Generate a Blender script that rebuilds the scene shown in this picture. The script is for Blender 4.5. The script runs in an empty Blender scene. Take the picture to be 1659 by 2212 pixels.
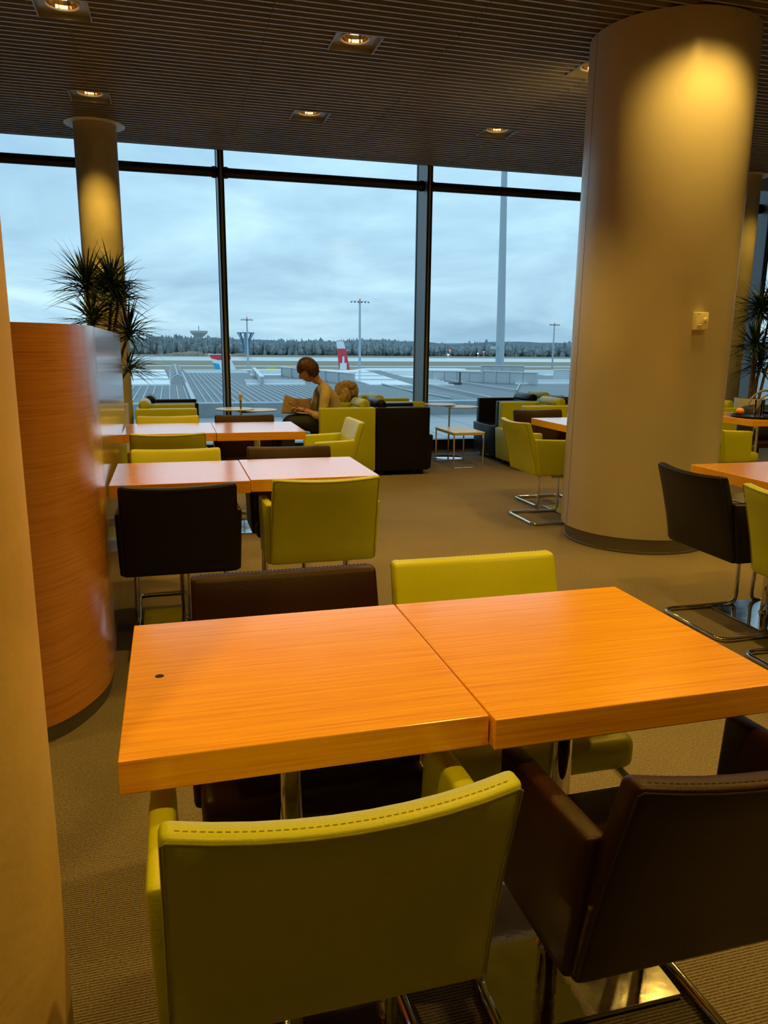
import bpy, bmesh, math, random
from mathutils import Vector, Matrix
PI = math.pi
R = math.radians
random.seed(7)
sc = bpy.context.scene
COL = sc.collection

# ------------------------------------------------------------------ camera
cam_d = bpy.data.cameras.new('camera'); cam = bpy.data.objects.new('camera', cam_d); COL.objects.link(cam)
YAW, PITCH, ROLL, FPX = 0.270991173, 0.216178097, -0.0106634174, 1651.09
fw = Vector((math.sin(YAW)*math.cos(PITCH), math.cos(YAW)*math.cos(PITCH), -math.sin(PITCH)))
r0 = Vector((math.cos(YAW), -math.sin(YAW), 0)); d0 = fw.cross(r0)
rt = r0*math.cos(ROLL) + d0*math.sin(ROLL); dn = -r0*math.sin(ROLL) + d0*math.cos(ROLL)
m = Matrix((rt, -dn, -fw)).transposed().to_4x4(); m.translation = (0, 0, 1.346)
cam.matrix_world = m
cam_d.sensor_fit = 'HORIZONTAL'; cam_d.sensor_width = 36; cam_d.lens = 36*FPX/1659
cam_d.clip_start = 0.05; cam_d.clip_end = 6000
sc.camera = cam

# ------------------------------------------------------------------ colour management
sc.view_settings.view_transform = 'Standard'; sc.view_settings.look = 'None'
sc.view_settings.gamma = 1; sc.view_settings.use_curve_mapping = False
sc.view_settings.exposure = 0.0

# ------------------------------------------------------------------ world: overcast sky
LAMP_COLOR = (1.0, 0.585, 0.09)
LAMP_POWER = 96
w = bpy.data.worlds.new('overcast sky'); sc.world = w; w.use_nodes = True
nt = w.node_tree; N = nt.nodes; L = nt.links; N.clear()
out = N.new('ShaderNodeOutputWorld'); bg = N.new('ShaderNodeBackground'); L.new(bg.outputs[0], out.inputs[0])
tc = N.new('ShaderNodeTexCoord'); sep = N.new('ShaderNodeSeparateXYZ'); L.new(tc.outputs['Generated'], sep.inputs[0])
zc = N.new('ShaderNodeMath'); zc.operation = 'MAXIMUM'; L.new(sep.outputs[2], zc.inputs[0]); zc.inputs[1].default_value = 0.0
za = N.new('ShaderNodeMath'); za.operation = 'ADD'; L.new(zc.outputs[0], za.inputs[0]); za.inputs[1].default_value = 0.22
dx = N.new('ShaderNodeMath'); dx.operation = 'DIVIDE'; L.new(sep.outputs[0], dx.inputs[0]); L.new(za.outputs[0], dx.inputs[1])
dy = N.new('ShaderNodeMath'); dy.operation = 'DIVIDE'; L.new(sep.outputs[1], dy.inputs[0]); L.new(za.outputs[0], dy.inputs[1])
cb = N.new('ShaderNodeCombineXYZ'); L.new(dx.outputs[0], cb.inputs[0]); L.new(dy.outputs[0], cb.inputs[1])
cb.inputs[2].default_value = 3.3
nz = N.new('ShaderNodeTexNoise'); L.new(cb.outputs[0], nz.inputs['Vector'])
nz.inputs['Scale'].default_value = 1.15; nz.inputs['Detail'].default_value = 6; nz.inputs['Roughness'].default_value = 0.55
nz.inputs['Distortion'].default_value = 0.35
rp = N.new('ShaderNodeValToRGB'); L.new(nz.outputs[0], rp.inputs[0])
rp.color_ramp.elements[0].position = 0.33; rp.color_ramp.elements[0].color = (0.275, 0.455, 0.605, 1)
rp.color_ramp.elements[1].position = 0.70; rp.color_ramp.elements[1].color = (0.56, 0.80, 0.90, 1)
e = rp.color_ramp.elements.new(0.52); e.color = (0.40, 0.62, 0.765, 1)
# brighter high up, a touch darker at the horizon (an overcast sky)
hr = N.new('ShaderNodeMapRange'); L.new(zc.outputs[0], hr.inputs[0])
hr.inputs[1].default_value = 0.0; hr.inputs[2].default_value = 0.32; hr.inputs[3].default_value = 0.92; hr.inputs[4].default_value = 1.22
mu = N.new('ShaderNodeVectorMath'); mu.operation = 'SCALE'; L.new(rp.outputs[0], mu.inputs[0]); L.new(hr.outputs[0], mu.inputs['Scale'])
L.new(mu.outputs[0], bg.inputs[0]); bg.inputs[1].default_value = 1.32

# ------------------------------------------------------------------ materials
def mat(name, col, rough=0.5, metal=0.0, spec=0.5, coat=0.0, emit=None, es=0.0):
    mm = bpy.data.materials.new(name); mm.use_nodes = True
    b = mm.node_tree.nodes['Principled BSDF']
    b.inputs['Base Color'].default_value = (*col, 1); b.inputs['Roughness'].default_value = rough
    b.inputs['Metallic'].default_value = metal; b.inputs['Specular IOR Level'].default_value = spec
    b.inputs['Coat Weight'].default_value = coat
    if emit: b.inputs['Emission Color'].default_value = (*emit, 1); b.inputs['Emission Strength'].default_value = es
    return mm
def noise_mat(name, c1, c2, scale=(1,1,1), nscale=5, detail=4, rough=0.5, metal=0.0, spec=0.5, bump=0.0, lo=0.35, hi=0.65, bscale=None, rrange=None, coord='Object', distort=0.0, coat=0.0):
    mm = mat(name, c1, rough, metal, spec, coat); t = mm.node_tree; b = t.nodes['Principled BSDF']
    tcn = t.nodes.new('ShaderNodeTexCoord'); mp = t.nodes.new('ShaderNodeMapping'); mp.inputs['Scale'].default_value = scale
    t.links.new(tcn.outputs[coord], mp.inputs[0])
    n = t.nodes.new('ShaderNodeTexNoise'); n.inputs['Scale'].default_value = nscale; n.inputs['Detail'].default_value = detail
    n.inputs['Distortion'].default_value = distort
    t.links.new(mp.outputs[0], n.inputs['Vector'])
    r = t.nodes.new('ShaderNodeValToRGB'); r.color_ramp.elements[0].position = lo; r.color_ramp.elements[1].position = hi
    r.color_ramp.elements[0].color = (*c1, 1); r.color_ramp.elements[1].color = (*c2, 1)
    t.links.new(n.outputs[0], r.inputs[0]); t.links.new(r.outputs[0], b.inputs['Base Color'])
    if rrange:
        q = t.nodes.new('ShaderNodeMapRange'); q.inputs[3].default_value = rrange[0]; q.inputs[4].default_value = rrange[1]
        t.links.new(n.outputs[0], q.inputs[0]); t.links.new(q.outputs[0], b.inputs['Roughness'])
    if bump:
        n2 = n
        if bscale:
            n2 = t.nodes.new('ShaderNodeTexNoise'); n2.inputs['Scale'].default_value = bscale; n2.inputs['Detail'].default_value = 3
            t.links.new(tcn.outputs[coord], n2.inputs['Vector'])
        bp = t.nodes.new('ShaderNodeBump'); bp.inputs['Strength'].default_value = bump; bp.inputs['Distance'].default_value = 0.01
        t.links.new(n2.outputs[0], bp.inputs['Height']); t.links.new(bp.outputs[0], b.inputs['Normal'])
    return mm
def bamboo(name, c_dark, c_mid, c_light, scale, rough):
    mm = mat(name, c_mid, rough, 0, 0.1, coat=1.0); t = mm.node_tree; b = t.nodes['Principled BSDF']
    tcn = t.nodes.new('ShaderNodeTexCoord')
    b.inputs['Coat Roughness'].default_value = rough; b.inputs['Coat IOR'].default_value = 1.75
    def nn(sc_, ns, dt):
        mp = t.nodes.new('ShaderNodeMapping'); mp.inputs['Scale'].default_value = sc_; t.links.new(tcn.outputs['Object'], mp.inputs[0])
        n = t.nodes.new('ShaderNodeTexNoise'); n.inputs['Scale'].default_value = ns; n.inputs['Detail'].default_value = dt; n.inputs['Roughness'].default_value = 0.62
        t.links.new(mp.outputs[0], n.inputs['Vector']); return n
    a = nn(scale, 1.0, 5); b2 = nn(tuple(s*2.7 for s in scale), 1.0, 3)
    mx = t.nodes.new('ShaderNodeMath'); mx.operation = 'MULTIPLY_ADD'; t.links.new(b2.outputs[0], mx.inputs[0]); mx.inputs[1].default_value = 0.45
    t.links.new(a.outputs[0], mx.inputs[2])
    r = t.nodes.new('ShaderNodeValToRGB'); t.links.new(mx.outputs[0], r.inputs[0])
    r.color_ramp.elements[0].position = 0.50; r.color_ramp.elements[0].color = (*c_dark, 1)
    r.color_ramp.elements[1].position = 0.88; r.color_ramp.elements[1].color = (*c_light, 1)
    q = r.color_ramp.elements.new(0.66); q.color = (*c_mid, 1)
    t.links.new(r.outputs[0], b.inputs['Base Color'])
    return mm
M = {}
M['wood'] = bamboo('bamboo tabletop', (0.68, 0.270, 0.005), (0.84, 0.375, 0.007), (0.92, 0.46, 0.010), (3.0, 150, 150), 0.17)
M['wood_panel'] = bamboo('bamboo veneer', (0.36, 0.135, 0.022), (0.47, 0.185, 0.032), (0.55, 0.235, 0.045), (2.5, 2.5, 170), 0.22)
M['wood_gloss'] = bamboo('polished bamboo veneer', (0.38, 0.17, 0.05), (0.44, 0.21, 0.07), (0.50, 0.25, 0.09), (2.5, 2.5, 170), 0.15)
def leather(name, col, rough, bump=0.10, spec=0.35):
    return noise_mat(name, tuple(c*0.88 for c in col), col, nscale=3, detail=3, rough=rough, spec=spec, bump=bump, bscale=260, lo=0.3, hi=0.7)
M['lime'] = leather('lime leather', (0.50, 0.545, 0.006), 0.38, spec=0.5)
M['lime_seam'] = mat('lime leather seam', (0.26, 0.25, 0.005), 0.6)
M['brown'] = leather('dark brown leather', (0.024, 0.0065, 0.0035), 0.40, spec=0.22)
M['brown_seam'] = mat('dark brown seam', (0.012, 0.006, 0.004), 0.6)
M['black'] = leather('near black leather', (0.009, 0.0075, 0.009), 0.36, spec=0.22)
M['chrome'] = mat('chrome', (0.78, 0.78, 0.78), 0.06, 1.0)
M['plate'] = noise_mat('polished steel plate', (0.50, 0.50, 0.50), (0.62, 0.62, 0.62), nscale=14, detail=6, metal=1.0, rrange=(0.03, 0.14), bump=0.02, bscale=60)
M['steel_dark'] = mat('brushed dark steel', (0.20, 0.20, 0.19), 0.38, 0.9)
M['column_paint'] = noise_mat('light grey column cladding', (0.58, 0.535, 0.48), (0.62, 0.575, 0.515), nscale=2, rough=0.27, spec=0.5, bump=0.02, bscale=150)
M['concrete'] = noise_mat('warm concrete', (0.60, 0.43, 0.20), (0.70, 0.52, 0.27), nscale=7, detail=8, rough=0.75, bump=0.12, bscale=40)
M['concrete2'] = noise_mat('far concrete column', (0.42, 0.38, 0.26), (0.50, 0.46, 0.33), nscale=5, detail=8, rough=0.75, bump=0.1, bscale=30)
M['slat'] = noise_mat('grey brown metal slats', (0.31, 0.295, 0.275), (0.37, 0.35, 0.33), nscale=1.2, rough=0.36, metal=0.15)
M['void'] = mat('dark ceiling void', (0.012, 0.011, 0.010), 0.9)
M['wallm'] = noise_mat('warm plaster', (0.07, 0.055, 0.035), (0.09, 0.07, 0.045), nscale=3, rough=0.8)
M['lampplate'] = mat('brushed aluminium lamp plate', (0.40, 0.40, 0.38), 0.45, 0.6)
M['reflector'] = mat('gold faceted reflector', (0.95, 0.70, 0.38), 0.16, 1.0)
M['bulb'] = mat('glowing lamp', (1, 0.9, 0.7), 0.5, emit=(1.0, 0.80, 0.42), es=9.0)
M['white_ring'] = mat('white collar', (0.75, 0.75, 0.76), 0.45)
M['frame_dark'] = mat('black mullion edge', (0.012, 0.012, 0.013), 0.4, 0.3)
M['frame_grey'] = mat('grey blue mullion', (0.30, 0.33, 0.37), 0.45, 0.2)
M['tube_dark'] = mat('dark steel tube', (0.025, 0.023, 0.022), 0.35, 0.4)
M['white_top'] = mat('white laminate', (0.80, 0.82, 0.84), 0.30)
M['white'] = mat('white lacquer', (0.72, 0.72, 0.70), 0.4)
M['cream'] = mat('cream plastic', (0.93, 0.88, 0.66), 0.4)
M['cream_d'] = mat('cream plastic marks', (0.25, 0.20, 0.12), 0.5)
M['soil'] = noise_mat('soil', (0.03, 0.02, 0.014), (0.07, 0.05, 0.03), nscale=30, rough=0.95, bump=0.4)
M['leaf'] = noise_mat('dracaena leaf', (0.012, 0.035, 0.010), (0.045, 0.10, 0.025), nscale=6, rough=0.4)
M['bark'] = noise_mat('pale cane bark', (0.10, 0.075, 0.05), (0.20, 0.16, 0.11), nscale=20, rough=0.85, bump=0.3)
M['tray'] = mat('black tray', (0.010, 0.010, 0.012), 0.22)
M['orange'] = noise_mat('orange peel', (0.80, 0.25, 0.02), (0.88, 0.33, 0.03), nscale=30, rough=0.45, bump=0.15, bscale=200)
M['cola'] = mat('dark drink', (0.03, 0.006, 0.004), 0.1)
M['skin'] = mat('skin', (0.52, 0.27, 0.18), 0.5)
M['hair'] = noise_mat('short brown hair', (0.035, 0.013, 0.007), (0.11, 0.038, 0.017), scale=(1, 1, 1), nscale=40, rough=0.45, bump=0.2)
M['sweater'] = noise_mat('beige knit', (0.46, 0.37, 0.22), (0.54, 0.44, 0.27), nscale=14, rough=0.9, bump=0.35, bscale=90)
M['trousers'] = mat('black cotton', (0.012, 0.012, 0.016), 0.75)
M['shoe'] = mat('black shoe leather', (0.01, 0.01, 0.01), 0.4)
M['phone'] = mat('black phone', (0.01, 0.01, 0.012), 0.15)
M['kraft'] = noise_mat('kraft paper', (0.42, 0.29, 0.17), (0.52, 0.37, 0.22), nscale=8, rough=0.85, bump=0.2)
M['paper'] = mat('white paper', (0.78, 0.79, 0.80), 0.7)
M['fur'] = noise_mat('beige fur', (0.32, 0.19, 0.08), (0.62, 0.46, 0.27), nscale=28, detail=6, rough=0.95, bump=0.8, bscale=50)
M['blackcloth'] = mat('black cloth', (0.01, 0.01, 0.011), 0.6)
M['grey_strap'] = mat('grey trim', (0.22, 0.23, 0.24), 0.4)
M['brown_bag'] = mat('dark brown bag leather', (0.035, 0.02, 0.012), 0.4)
M['food'] = mat('pink ham', (0.75, 0.33, 0.22), 0.5)
M['wire'] = mat('thin metal wire', (0.6, 0.6, 0.6), 0.25, 1.0)

def glass_mat(name, tint, ior=1.45):
    g = bpy.data.materials.new(name); g.use_nodes = True; t = g.node_tree; t.nodes.clear()
    o = t.nodes.new('ShaderNodeOutputMaterial'); mx = t.nodes.new('ShaderNodeMixShader')
    tr = t.nodes.new('ShaderNodeBsdfTransparent'); tr.inputs[0].default_value = (*tint, 1)
    gl = t.nodes.new('ShaderNodeBsdfGlossy'); gl.inputs['Roughness'].default_value = 0.0
    fr = t.nodes.new('ShaderNodeFresnel'); fr.inputs[0].default_value = ior
    t.links.new(fr.outputs[0], mx.inputs[0]); t.links.new(tr.outputs[0], mx.inputs[1]); t.links.new(gl.outputs[0], mx.inputs[2])
    t.links.new(mx.outputs[0], o.inputs[0]); return g
M['pane'] = glass_mat('window glass', (0.97, 0.985, 0.985), 1.3)
M['tumbler'] = glass_mat('drinking glass', (0.93, 0.95, 0.95), 1.5)

# ribbed bouclé carpet
cm = mat('ribbed carpet', (0.2, 0.15, 0.09), 0.95, spec=0.15); M['carpet'] = cm
t = cm.node_tree; b = t.nodes['Principled BSDF']; tcn = t.nodes.new('ShaderNodeTexCoord')
wv = t.nodes.new('ShaderNodeTexWave'); wv.wave_type = 'BANDS'; wv.bands_direction = 'Y'; wv.inputs['Scale'].default_value = 42
wv.inputs['Distortion'].default_value = 0.9; wv.inputs['Detail'].default_value = 2; wv.inputs['Detail Scale'].default_value = 12
t.links.new(tcn.outputs['Object'], wv.inputs[0])
n1 = t.nodes.new('ShaderNodeTexNoise'); n1.inputs['Scale'].default_value = 170; n1.inputs['Detail'].default_value = 4; t.links.new(tcn.outputs['Object'], n1.inputs['Vector'])
n2 = t.nodes.new('ShaderNodeTexNoise'); n2.inputs['Scale'].default_value = 1.1; n2.inputs['Detail'].default_value = 3; t.links.new(tcn.outputs['Object'], n2.inputs['Vector'])
mm1 = t.nodes.new('ShaderNodeMath'); mm1.operation = 'MULTIPLY_ADD'; t.links.new(wv.outputs['Fac'], mm1.inputs[0]); mm1.inputs[1].default_value = 0.55; t.links.new(n1.outputs[0], mm1.inputs[2])
rr = t.nodes.new('ShaderNodeValToRGB'); t.links.new(mm1.outputs[0], rr.inputs[0])
rr.color_ramp.elements[0].position = 0.45; rr.color_ramp.elements[0].color = (0.11, 0.092, 0.070, 1)
rr.color_ramp.elements[1].position = 1.0; rr.color_ramp.elements[1].color = (0.37, 0.31, 0.23, 1)
hm = t.nodes.new('ShaderNodeMixRGB'); hm.blend_type = 'MULTIPLY'; hm.inputs[0].default_value = 0.35
t.links.new(rr.outputs[0], hm.inputs[1]); t.links.new(n2.outputs[0], hm.inputs[2]); t.links.new(hm.outputs[0], b.inputs['Base Color'])
bp = t.nodes.new('ShaderNodeBump'); bp.inputs['Strength'].default_value = 0.8; bp.inputs['Distance'].default_value = 0.004
t.links.new(mm1.outputs[0], bp.inputs['Height']); t.links.new(bp.outputs[0], b.inputs['Normal'])

# outdoor
M['tile'] = noise_mat('grey stone tile', (0.16, 0.17, 0.175), (0.22, 0.235, 0.24), nscale=6, rough=0.22)
def paver():
    mm = mat('terrace pavers', (0.3, 0.3, 0.3), 0.45); t = mm.node_tree; b = t.nodes['Principled BSDF']; tcn = t.nodes.new('ShaderNodeTexCoord')
    br = t.nodes.new('ShaderNodeTexBrick'); br.offset = 0; br.inputs['Scale'].default_value = 1.0; br.inputs['Brick Width'].default_value = 1.0; br.inputs['Row Height'].default_value = 1.0
    br.inputs['Mortar Size'].default_value = 0.012; br.inputs['Color1'].default_value = (0.42, 0.46, 0.48, 1); br.inputs['Color2'].default_value = (0.36, 0.40, 0.42, 1); br.inputs['Mortar'].default_value = (0.09, 0.10, 0.11, 1)
    t.links.new(tcn.outputs['Object'], br.inputs[0]); t.links.new(br.outputs[0], b.inputs['Base Color']); return mm
M['paver'] = paver()
M['parapet'] = noise_mat('cast concrete parapet', (0.34, 0.40, 0.42), (0.47, 0.53, 0.55), nscale=1.6, detail=8, rough=0.8)
M['roof'] = noise_mat('dark grey roof sheet', (0.10, 0.13, 0.15), (0.135, 0.165, 0.185), nscale=0.5, detail=5, rough=0.5)
M['rib'] = mat('pale roof seam', (0.42, 0.48, 0.50), 0.5)
M['skylight'] = mat('translucent skylight sheet', (0.85, 0.90, 0.92), 0.08, spec=0.9)
M['galv'] = mat('galvanised sheet', (0.50, 0.54, 0.56), 0.45, 0.3)
M['galv_d'] = mat('dark metal post', (0.06, 0.07, 0.08), 0.5)
M['grass'] = noise_mat('winter grass', (0.20, 0.185, 0.135), (0.30, 0.26, 0.19), scale=(0.004, 0.06, 1), nscale=1.5, detail=6, rough=0.95)
M['runway'] = noise_mat('wet concrete runway', (0.58, 0.62, 0.64), (0.68, 0.72, 0.73), scale=(0.002, 0.02, 1), nscale=3, rough=0.25)
M['forest'] = noise_mat('haze-tinted winter wood', (0.18, 0.225, 0.25), (0.28, 0.33, 0.345), scale=(1, 1, 0.5), nscale=0.5, detail=6, rough=1.0, spec=0.0)  # distance haze mixed into the tree colour, paler and bluer than bark
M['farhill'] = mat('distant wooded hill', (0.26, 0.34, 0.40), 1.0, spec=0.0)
M['mound'] = noise_mat('earth mound', (0.23, 0.18, 0.13), (0.31, 0.25, 0.19), nscale=0.1, rough=1.0)
M['mast'] = mat('galvanised mast', (0.36, 0.43, 0.47), 0.5)
M['tower'] = mat('grey tower concrete', (0.50, 0.57, 0.60), 0.8)
M['towerblue'] = mat('blue steel framework', (0.10, 0.25, 0.42), 0.6)
M['red_fin'] = mat('red tail paint', (0.62, 0.035, 0.05), 0.4)
M['white_fin'] = mat('white aircraft paint', (0.72, 0.76, 0.80), 0.4)
M['cyan_fin'] = mat('light blue tail paint', (0.02, 0.33, 0.55), 0.4)
M['redlamp'] = mat('red warning lamp', (0.8, 0.1, 0.05), 0.4, emit=(1.0, 0.12, 0.06), es=2.5)
M['whitelamp'] = mat('white marker lamp', (0.9, 0.9, 0.9), 0.4, emit=(1.0, 0.95, 0.9), es=1.2)
M['yellow'] = mat('yellow vehicle paint', (0.55, 0.50, 0.10), 0.5)

# ------------------------------------------------------------------ mesh helpers
def obj(name, bm, m_, parent=None, smooth=False, loc=None):
    me = bpy.data.meshes.new(name)
    bmesh.ops.recalc_face_normals(bm, faces=bm.faces[:])
    bm.to_mesh(me); bm.free()
    for q in (m_ if isinstance(m_, (list, tuple)) else [m_]): me.materials.append(q)
    if smooth:
        for p_ in me.polygons: p_.use_smooth = True
        try: me.set_sharp_from_angle(angle=R(40 if smooth is True else smooth))
        except Exception: pass
    o = bpy.data.objects.new(name, me); COL.objects.link(o)
    if parent: o.parent = parent
    if loc: o.location = loc
    return o
def tag(o, label=None, cat=None, group=None, kind=None):
    if label: o['label'] = label
    if cat: o['category'] = cat
    if group: o['group'] = group
    if kind: o['kind'] = kind
    return o
def thing(name, label, cat, loc=(0, 0, 0), rz=0.0, group=None):
    o = bpy.data.objects.new(name, None); COL.objects.link(o); o.location = loc; o.rotation_euler = (0, 0, rz)
    o.empty_display_size = 0.1
    return tag(o, label, cat, group)
def struct(name, bm, m_, **k):
    o = obj(name, bm, m_, **k); o['kind'] = 'structure'; return o
def copy_tree(o, parent=None):
    c = o.copy(); COL.objects.link(c); c.parent = parent
    for ch in list(o.children): copy_tree(ch, c)
    return c
def dup(o, loc, rz=0.0, label=None, group=None):
    c = copy_tree(o); c.location = loc; c.rotation_euler = (0, 0, rz)
    if label: c['label'] = label
    if group: c['group'] = group
    return c
def box(bm, x0, x1, y0, y1, z0, z1, mi=0):
    v = [bm.verts.new(p_) for p_ in ((x0,y0,z0),(x1,y0,z0),(x1,y1,z0),(x0,y1,z0),(x0,y0,z1),(x1,y0,z1),(x1,y1,z1),(x0,y1,z1))]
    for f in ((0,3,2,1),(4,5,6,7),(0,1,5,4),(1,2,6,5),(2,3,7,6),(3,0,4,7)):
        bm.faces.new([v[i] for i in f]).material_index = mi
    return v
def B(x0, x1, y0, y1, z0, z1):
    bm = bmesh.new(); box(bm, x0, x1, y0, y1, z0, z1); return bm
def axis(h, r, n):
    a = [-h, -(h-r*0.35), -(h-r)]
    b_ = [-(h-r) + 2*(h-r)*(i+1)/(n+1) for i in range(n)]
    return a + b_ + [-q for q in reversed(a)]
def rbox(bm, size, loc, r, n=(1, 1, 1), f=None, mi=0):
    """box with rounded edges and n interior cuts, deformed by f"""
    h = [s/2 for s in size]; A = [axis(h[i], min(r, h[i]*0.98), n[i]) for i in range(3)]; K = [len(a)-1 for a in A]; V = {}
    def vert(i, j, k):
        if (i, j, k) in V: return V[(i, j, k)]
        p_ = Vector((A[0][i], A[1][j], A[2][k])); rr_ = min(r, min(h)*0.98)
        c = Vector([max(-(h[q]-min(r, h[q]*0.98)), min(h[q]-min(r, h[q]*0.98), p_[q])) for q in range(3)])
        d = p_-c
        if d.length > 1e-9: p_ = c + d.normalized()*rr_
        p_ = p_+Vector(loc)
        if f: p_ = f(p_)
        V[(i, j, k)] = bm.verts.new(p_); return V[(i, j, k)]
    def quad(a, b_, c, d):
        try: bm.faces.new((vert(*a), vert(*b_), vert(*c), vert(*d))).material_index = mi
        except ValueError: pass
    for i in range(K[0]):
        for j in range(K[1]):
            for k in (0, K[2]): quad((i,j,k),(i+1,j,k),(i+1,j+1,k),(i,j+1,k))
    for i in range(K[0]):
        for k in range(K[2]):
            for j in (0, K[1]): quad((i,j,k),(i+1,j,k),(i+1,j,k+1),(i,j,k+1))
    for j in range(K[1]):
        for k in range(K[2]):
            for i in (0, K[0]): quad((i,j,k),(i,j+1,k),(i,j+1,k+1),(i,j,k+1))
def fillet(pts, r, n=5):
    pts = [Vector(p_) for p_ in pts]; out_ = [pts[0]]
    for i in range(1, len(pts)-1):
        a, b_, c = pts[i-1], pts[i], pts[i+1]
        u = (a-b_); v = (c-b_); d = min(r, u.length*0.48, v.length*0.48); u.normalize(); v.normalize()
        p0, p1 = b_+u*d, b_+v*d
        for k in range(n+1):
            s = k/n; out_.append(p0*(1-s)**2 + b_*2*s*(1-s) + p1*s*s)
    out_.append(pts[-1]); return out_
def tube(bm, pts, r, seg=10, closed=False, mi=0, cap=True):
    pts = [Vector(p_) for p_ in pts]; n = len(pts); rings = []; up = None
    rad = r if isinstance(r, (list, tuple)) else [r]*n
    for i in range(n):
        if closed: tg = pts[(i+1) % n]-pts[i-1]
        else: tg = pts[min(i+1, n-1)]-pts[max(i-1, 0)]
        tg.normalize()
        if up is None:
            up = Vector((0, 0, 1)) if abs(tg.z) < 0.9 else Vector((1, 0, 0))
        sd = tg.cross(up)
        if sd.length < 1e-6: sd = tg.orthogonal()
        sd.normalize(); up = sd.cross(tg).normalized()
        rings.append([bm.verts.new(pts[i] + (sd*math.cos(2*PI*k/seg) + up*math.sin(2*PI*k/seg))*rad[i]) for k in range(seg)])
    for i in range(n if closed else n-1):
        a, b_ = rings[i], rings[(i+1) % n]
        for k in range(seg):
            bm.faces.new((a[k], a[(k+1) % seg], b_[(k+1) % seg], b_[k])).material_index = mi
    if cap and not closed:
        bm.faces.new(rings[0]).material_index = mi; bm.faces.new(rings[-1]).material_index = mi
def lathe(bm, prof, seg=32, c=(0, 0, 0), a0=0, a1=2*PI, mi=0):
    full = abs(a1-a0-2*PI) < 1e-6; rings = []; m_ = seg if full else seg+1
    for (r_, z_) in prof:
        if r_ < 1e-6: rings.append([bm.verts.new((c[0], c[1], c[2]+z_))]*m_); continue
        rings.append([bm.verts.new((c[0]+r_*math.cos(a0+(a1-a0)*k/seg), c[1]+r_*math.sin(a0+(a1-a0)*k/seg), c[2]+z_)) for k in range(m_)])
    for i in range(len(rings)-1):
        a, b_ = rings[i], rings[i+1]
        for k in range(seg):
            k2 = (k+1) % m_
            q = [a[k], a[k2], b_[k2], b_[k]]; u = []
            for x in q:
                if x not in u: u.append(x)
            if len(u) > 2: bm.faces.new(u).material_index = mi
def prism(bm, poly, z0, z1, mi=0):
    a = [bm.verts.new((x, y, z0)) for x, y in poly]; b_ = [bm.verts.new((x, y, z1)) for x, y in poly]; n = len(poly)
    bm.faces.new(a[::-1]).material_index = mi; bm.faces.new(b_).material_index = mi
    for i in range(n): bm.faces.new((a[i], a[(i+1) % n], b_[(i+1) % n], b_[i])).material_index = mi
def prismXZ(bm, poly, y0, y1, mi=0):
    a = [bm.verts.new((x, y0, z)) for x, z in poly]; b_ = [bm.verts.new((x, y1, z)) for x, z in poly]; n = len(poly)
    bm.faces.new(a[::-1]).material_index = mi; bm.faces.new(b_).material_index = mi
    for i in range(n): bm.faces.new((a[i], a[(i+1) % n], b_[(i+1) % n], b_[i])).material_index = mi
ICO = {}
def blob(bm, c, r, sub=2, jit=0.0, mi=0, f=None):
    if sub not in ICO:
        g = bmesh.new(); bmesh.ops.create_icosphere(g, subdivisions=sub, radius=1); g.verts.index_update()
        ICO[sub] = ([v.co.copy() for v in g.verts], [[v.index for v in fc.verts] for fc in g.faces]); g.free()
    vs, fs = ICO[sub]; nv = []
    for v in vs:
        k = 1+random.uniform(-jit, jit)
        co = Vector((v.x*r[0]*k+c[0], v.y*r[1]*k+c[1], v.z*r[2]*k+c[2]))
        nv.append(bm.verts.new(f(co) if f else co))
    for q_ in fs: bm.faces.new([nv[a_] for a_ in q_]).material_index = mi

# ------------------------------------------------------------------ setting: floor, walls, ceiling
CEIL = 3.25
XL, XR, YB = -5.5, 11.0, -4.0
struct('floor', B(XL, XR, YB, 8.97, -0.06, 0), M['carpet'])
tag(struct('trim_1', B(XL, XR, 8.97, 9.42, -0.06, 0.001), M['tile']), 'strip of grey stone tile along the foot of the window wall')
struct('wall_left', B(XL-0.1, XL, YB, 9.42, 0, 3.9), M['wallm'])
struct('wall_back', B(XL-0.1, XR+0.1, YB-0.1, YB, 0, 3.9), M['wallm'])
struct('wall_right', B(XR, XR+0.1, YB, 9.42, 0, 3.9), M['wallm'])
bm = bmesh.new()                                    # window sill upstand
box(bm, XL, XR, 9.42, 9.56, 0, 0.115); box(bm, XL, XR, 9.40, 9.58, 0.115, 0.138)
struct('trim_2', bm, M['tube_dark'])
# slatted ceiling: narrow metal blades running along the window
bm = bmesh.new()
xs = []; x = -0.5 - 1.18*5
while x < XR: xs.append((max(x, XL)+0.0025, min(x+1.18, XR)-0.0025)); x += 1.18
LAMPS = [(lx, ly) for ly in (0.21, 1.93, 3.64, 5.36, 7.06) for lx in (-2.25, -0.51, 1.26, 3.0, 4.75, 6.5) if ly > 1 or lx in (-0.51, 1.26)]
BIGC = (3.18, 4.70, 0.515)
y = YB+0.03
while y < 8.44:
    for (a, b_) in xs:
        segs = [(a, b_)]
        for lx, ly in LAMPS:
            if abs(y-ly) < 0.158:
                ns = []
                for s0, s1 in segs:
                    if s1 < lx-0.155 or s0 > lx+0.155: ns.append((s0, s1)); continue
                    if s0 < lx-0.155: ns.append((s0, lx-0.155))
                    if s1 > lx+0.155: ns.append((lx+0.155, s1))
                segs = ns
        for s0, s1 in segs:
            if s1-s0 > 0.004: box(bm, s0, s1, y, y+0.016, CEIL, CEIL+0.05)
    y += 0.0745
box(bm, XL, XR, 8.43, 8.45, CEIL-0.004, CEIL+0.06)
struct('ceiling', bm, M['slat'])
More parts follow.
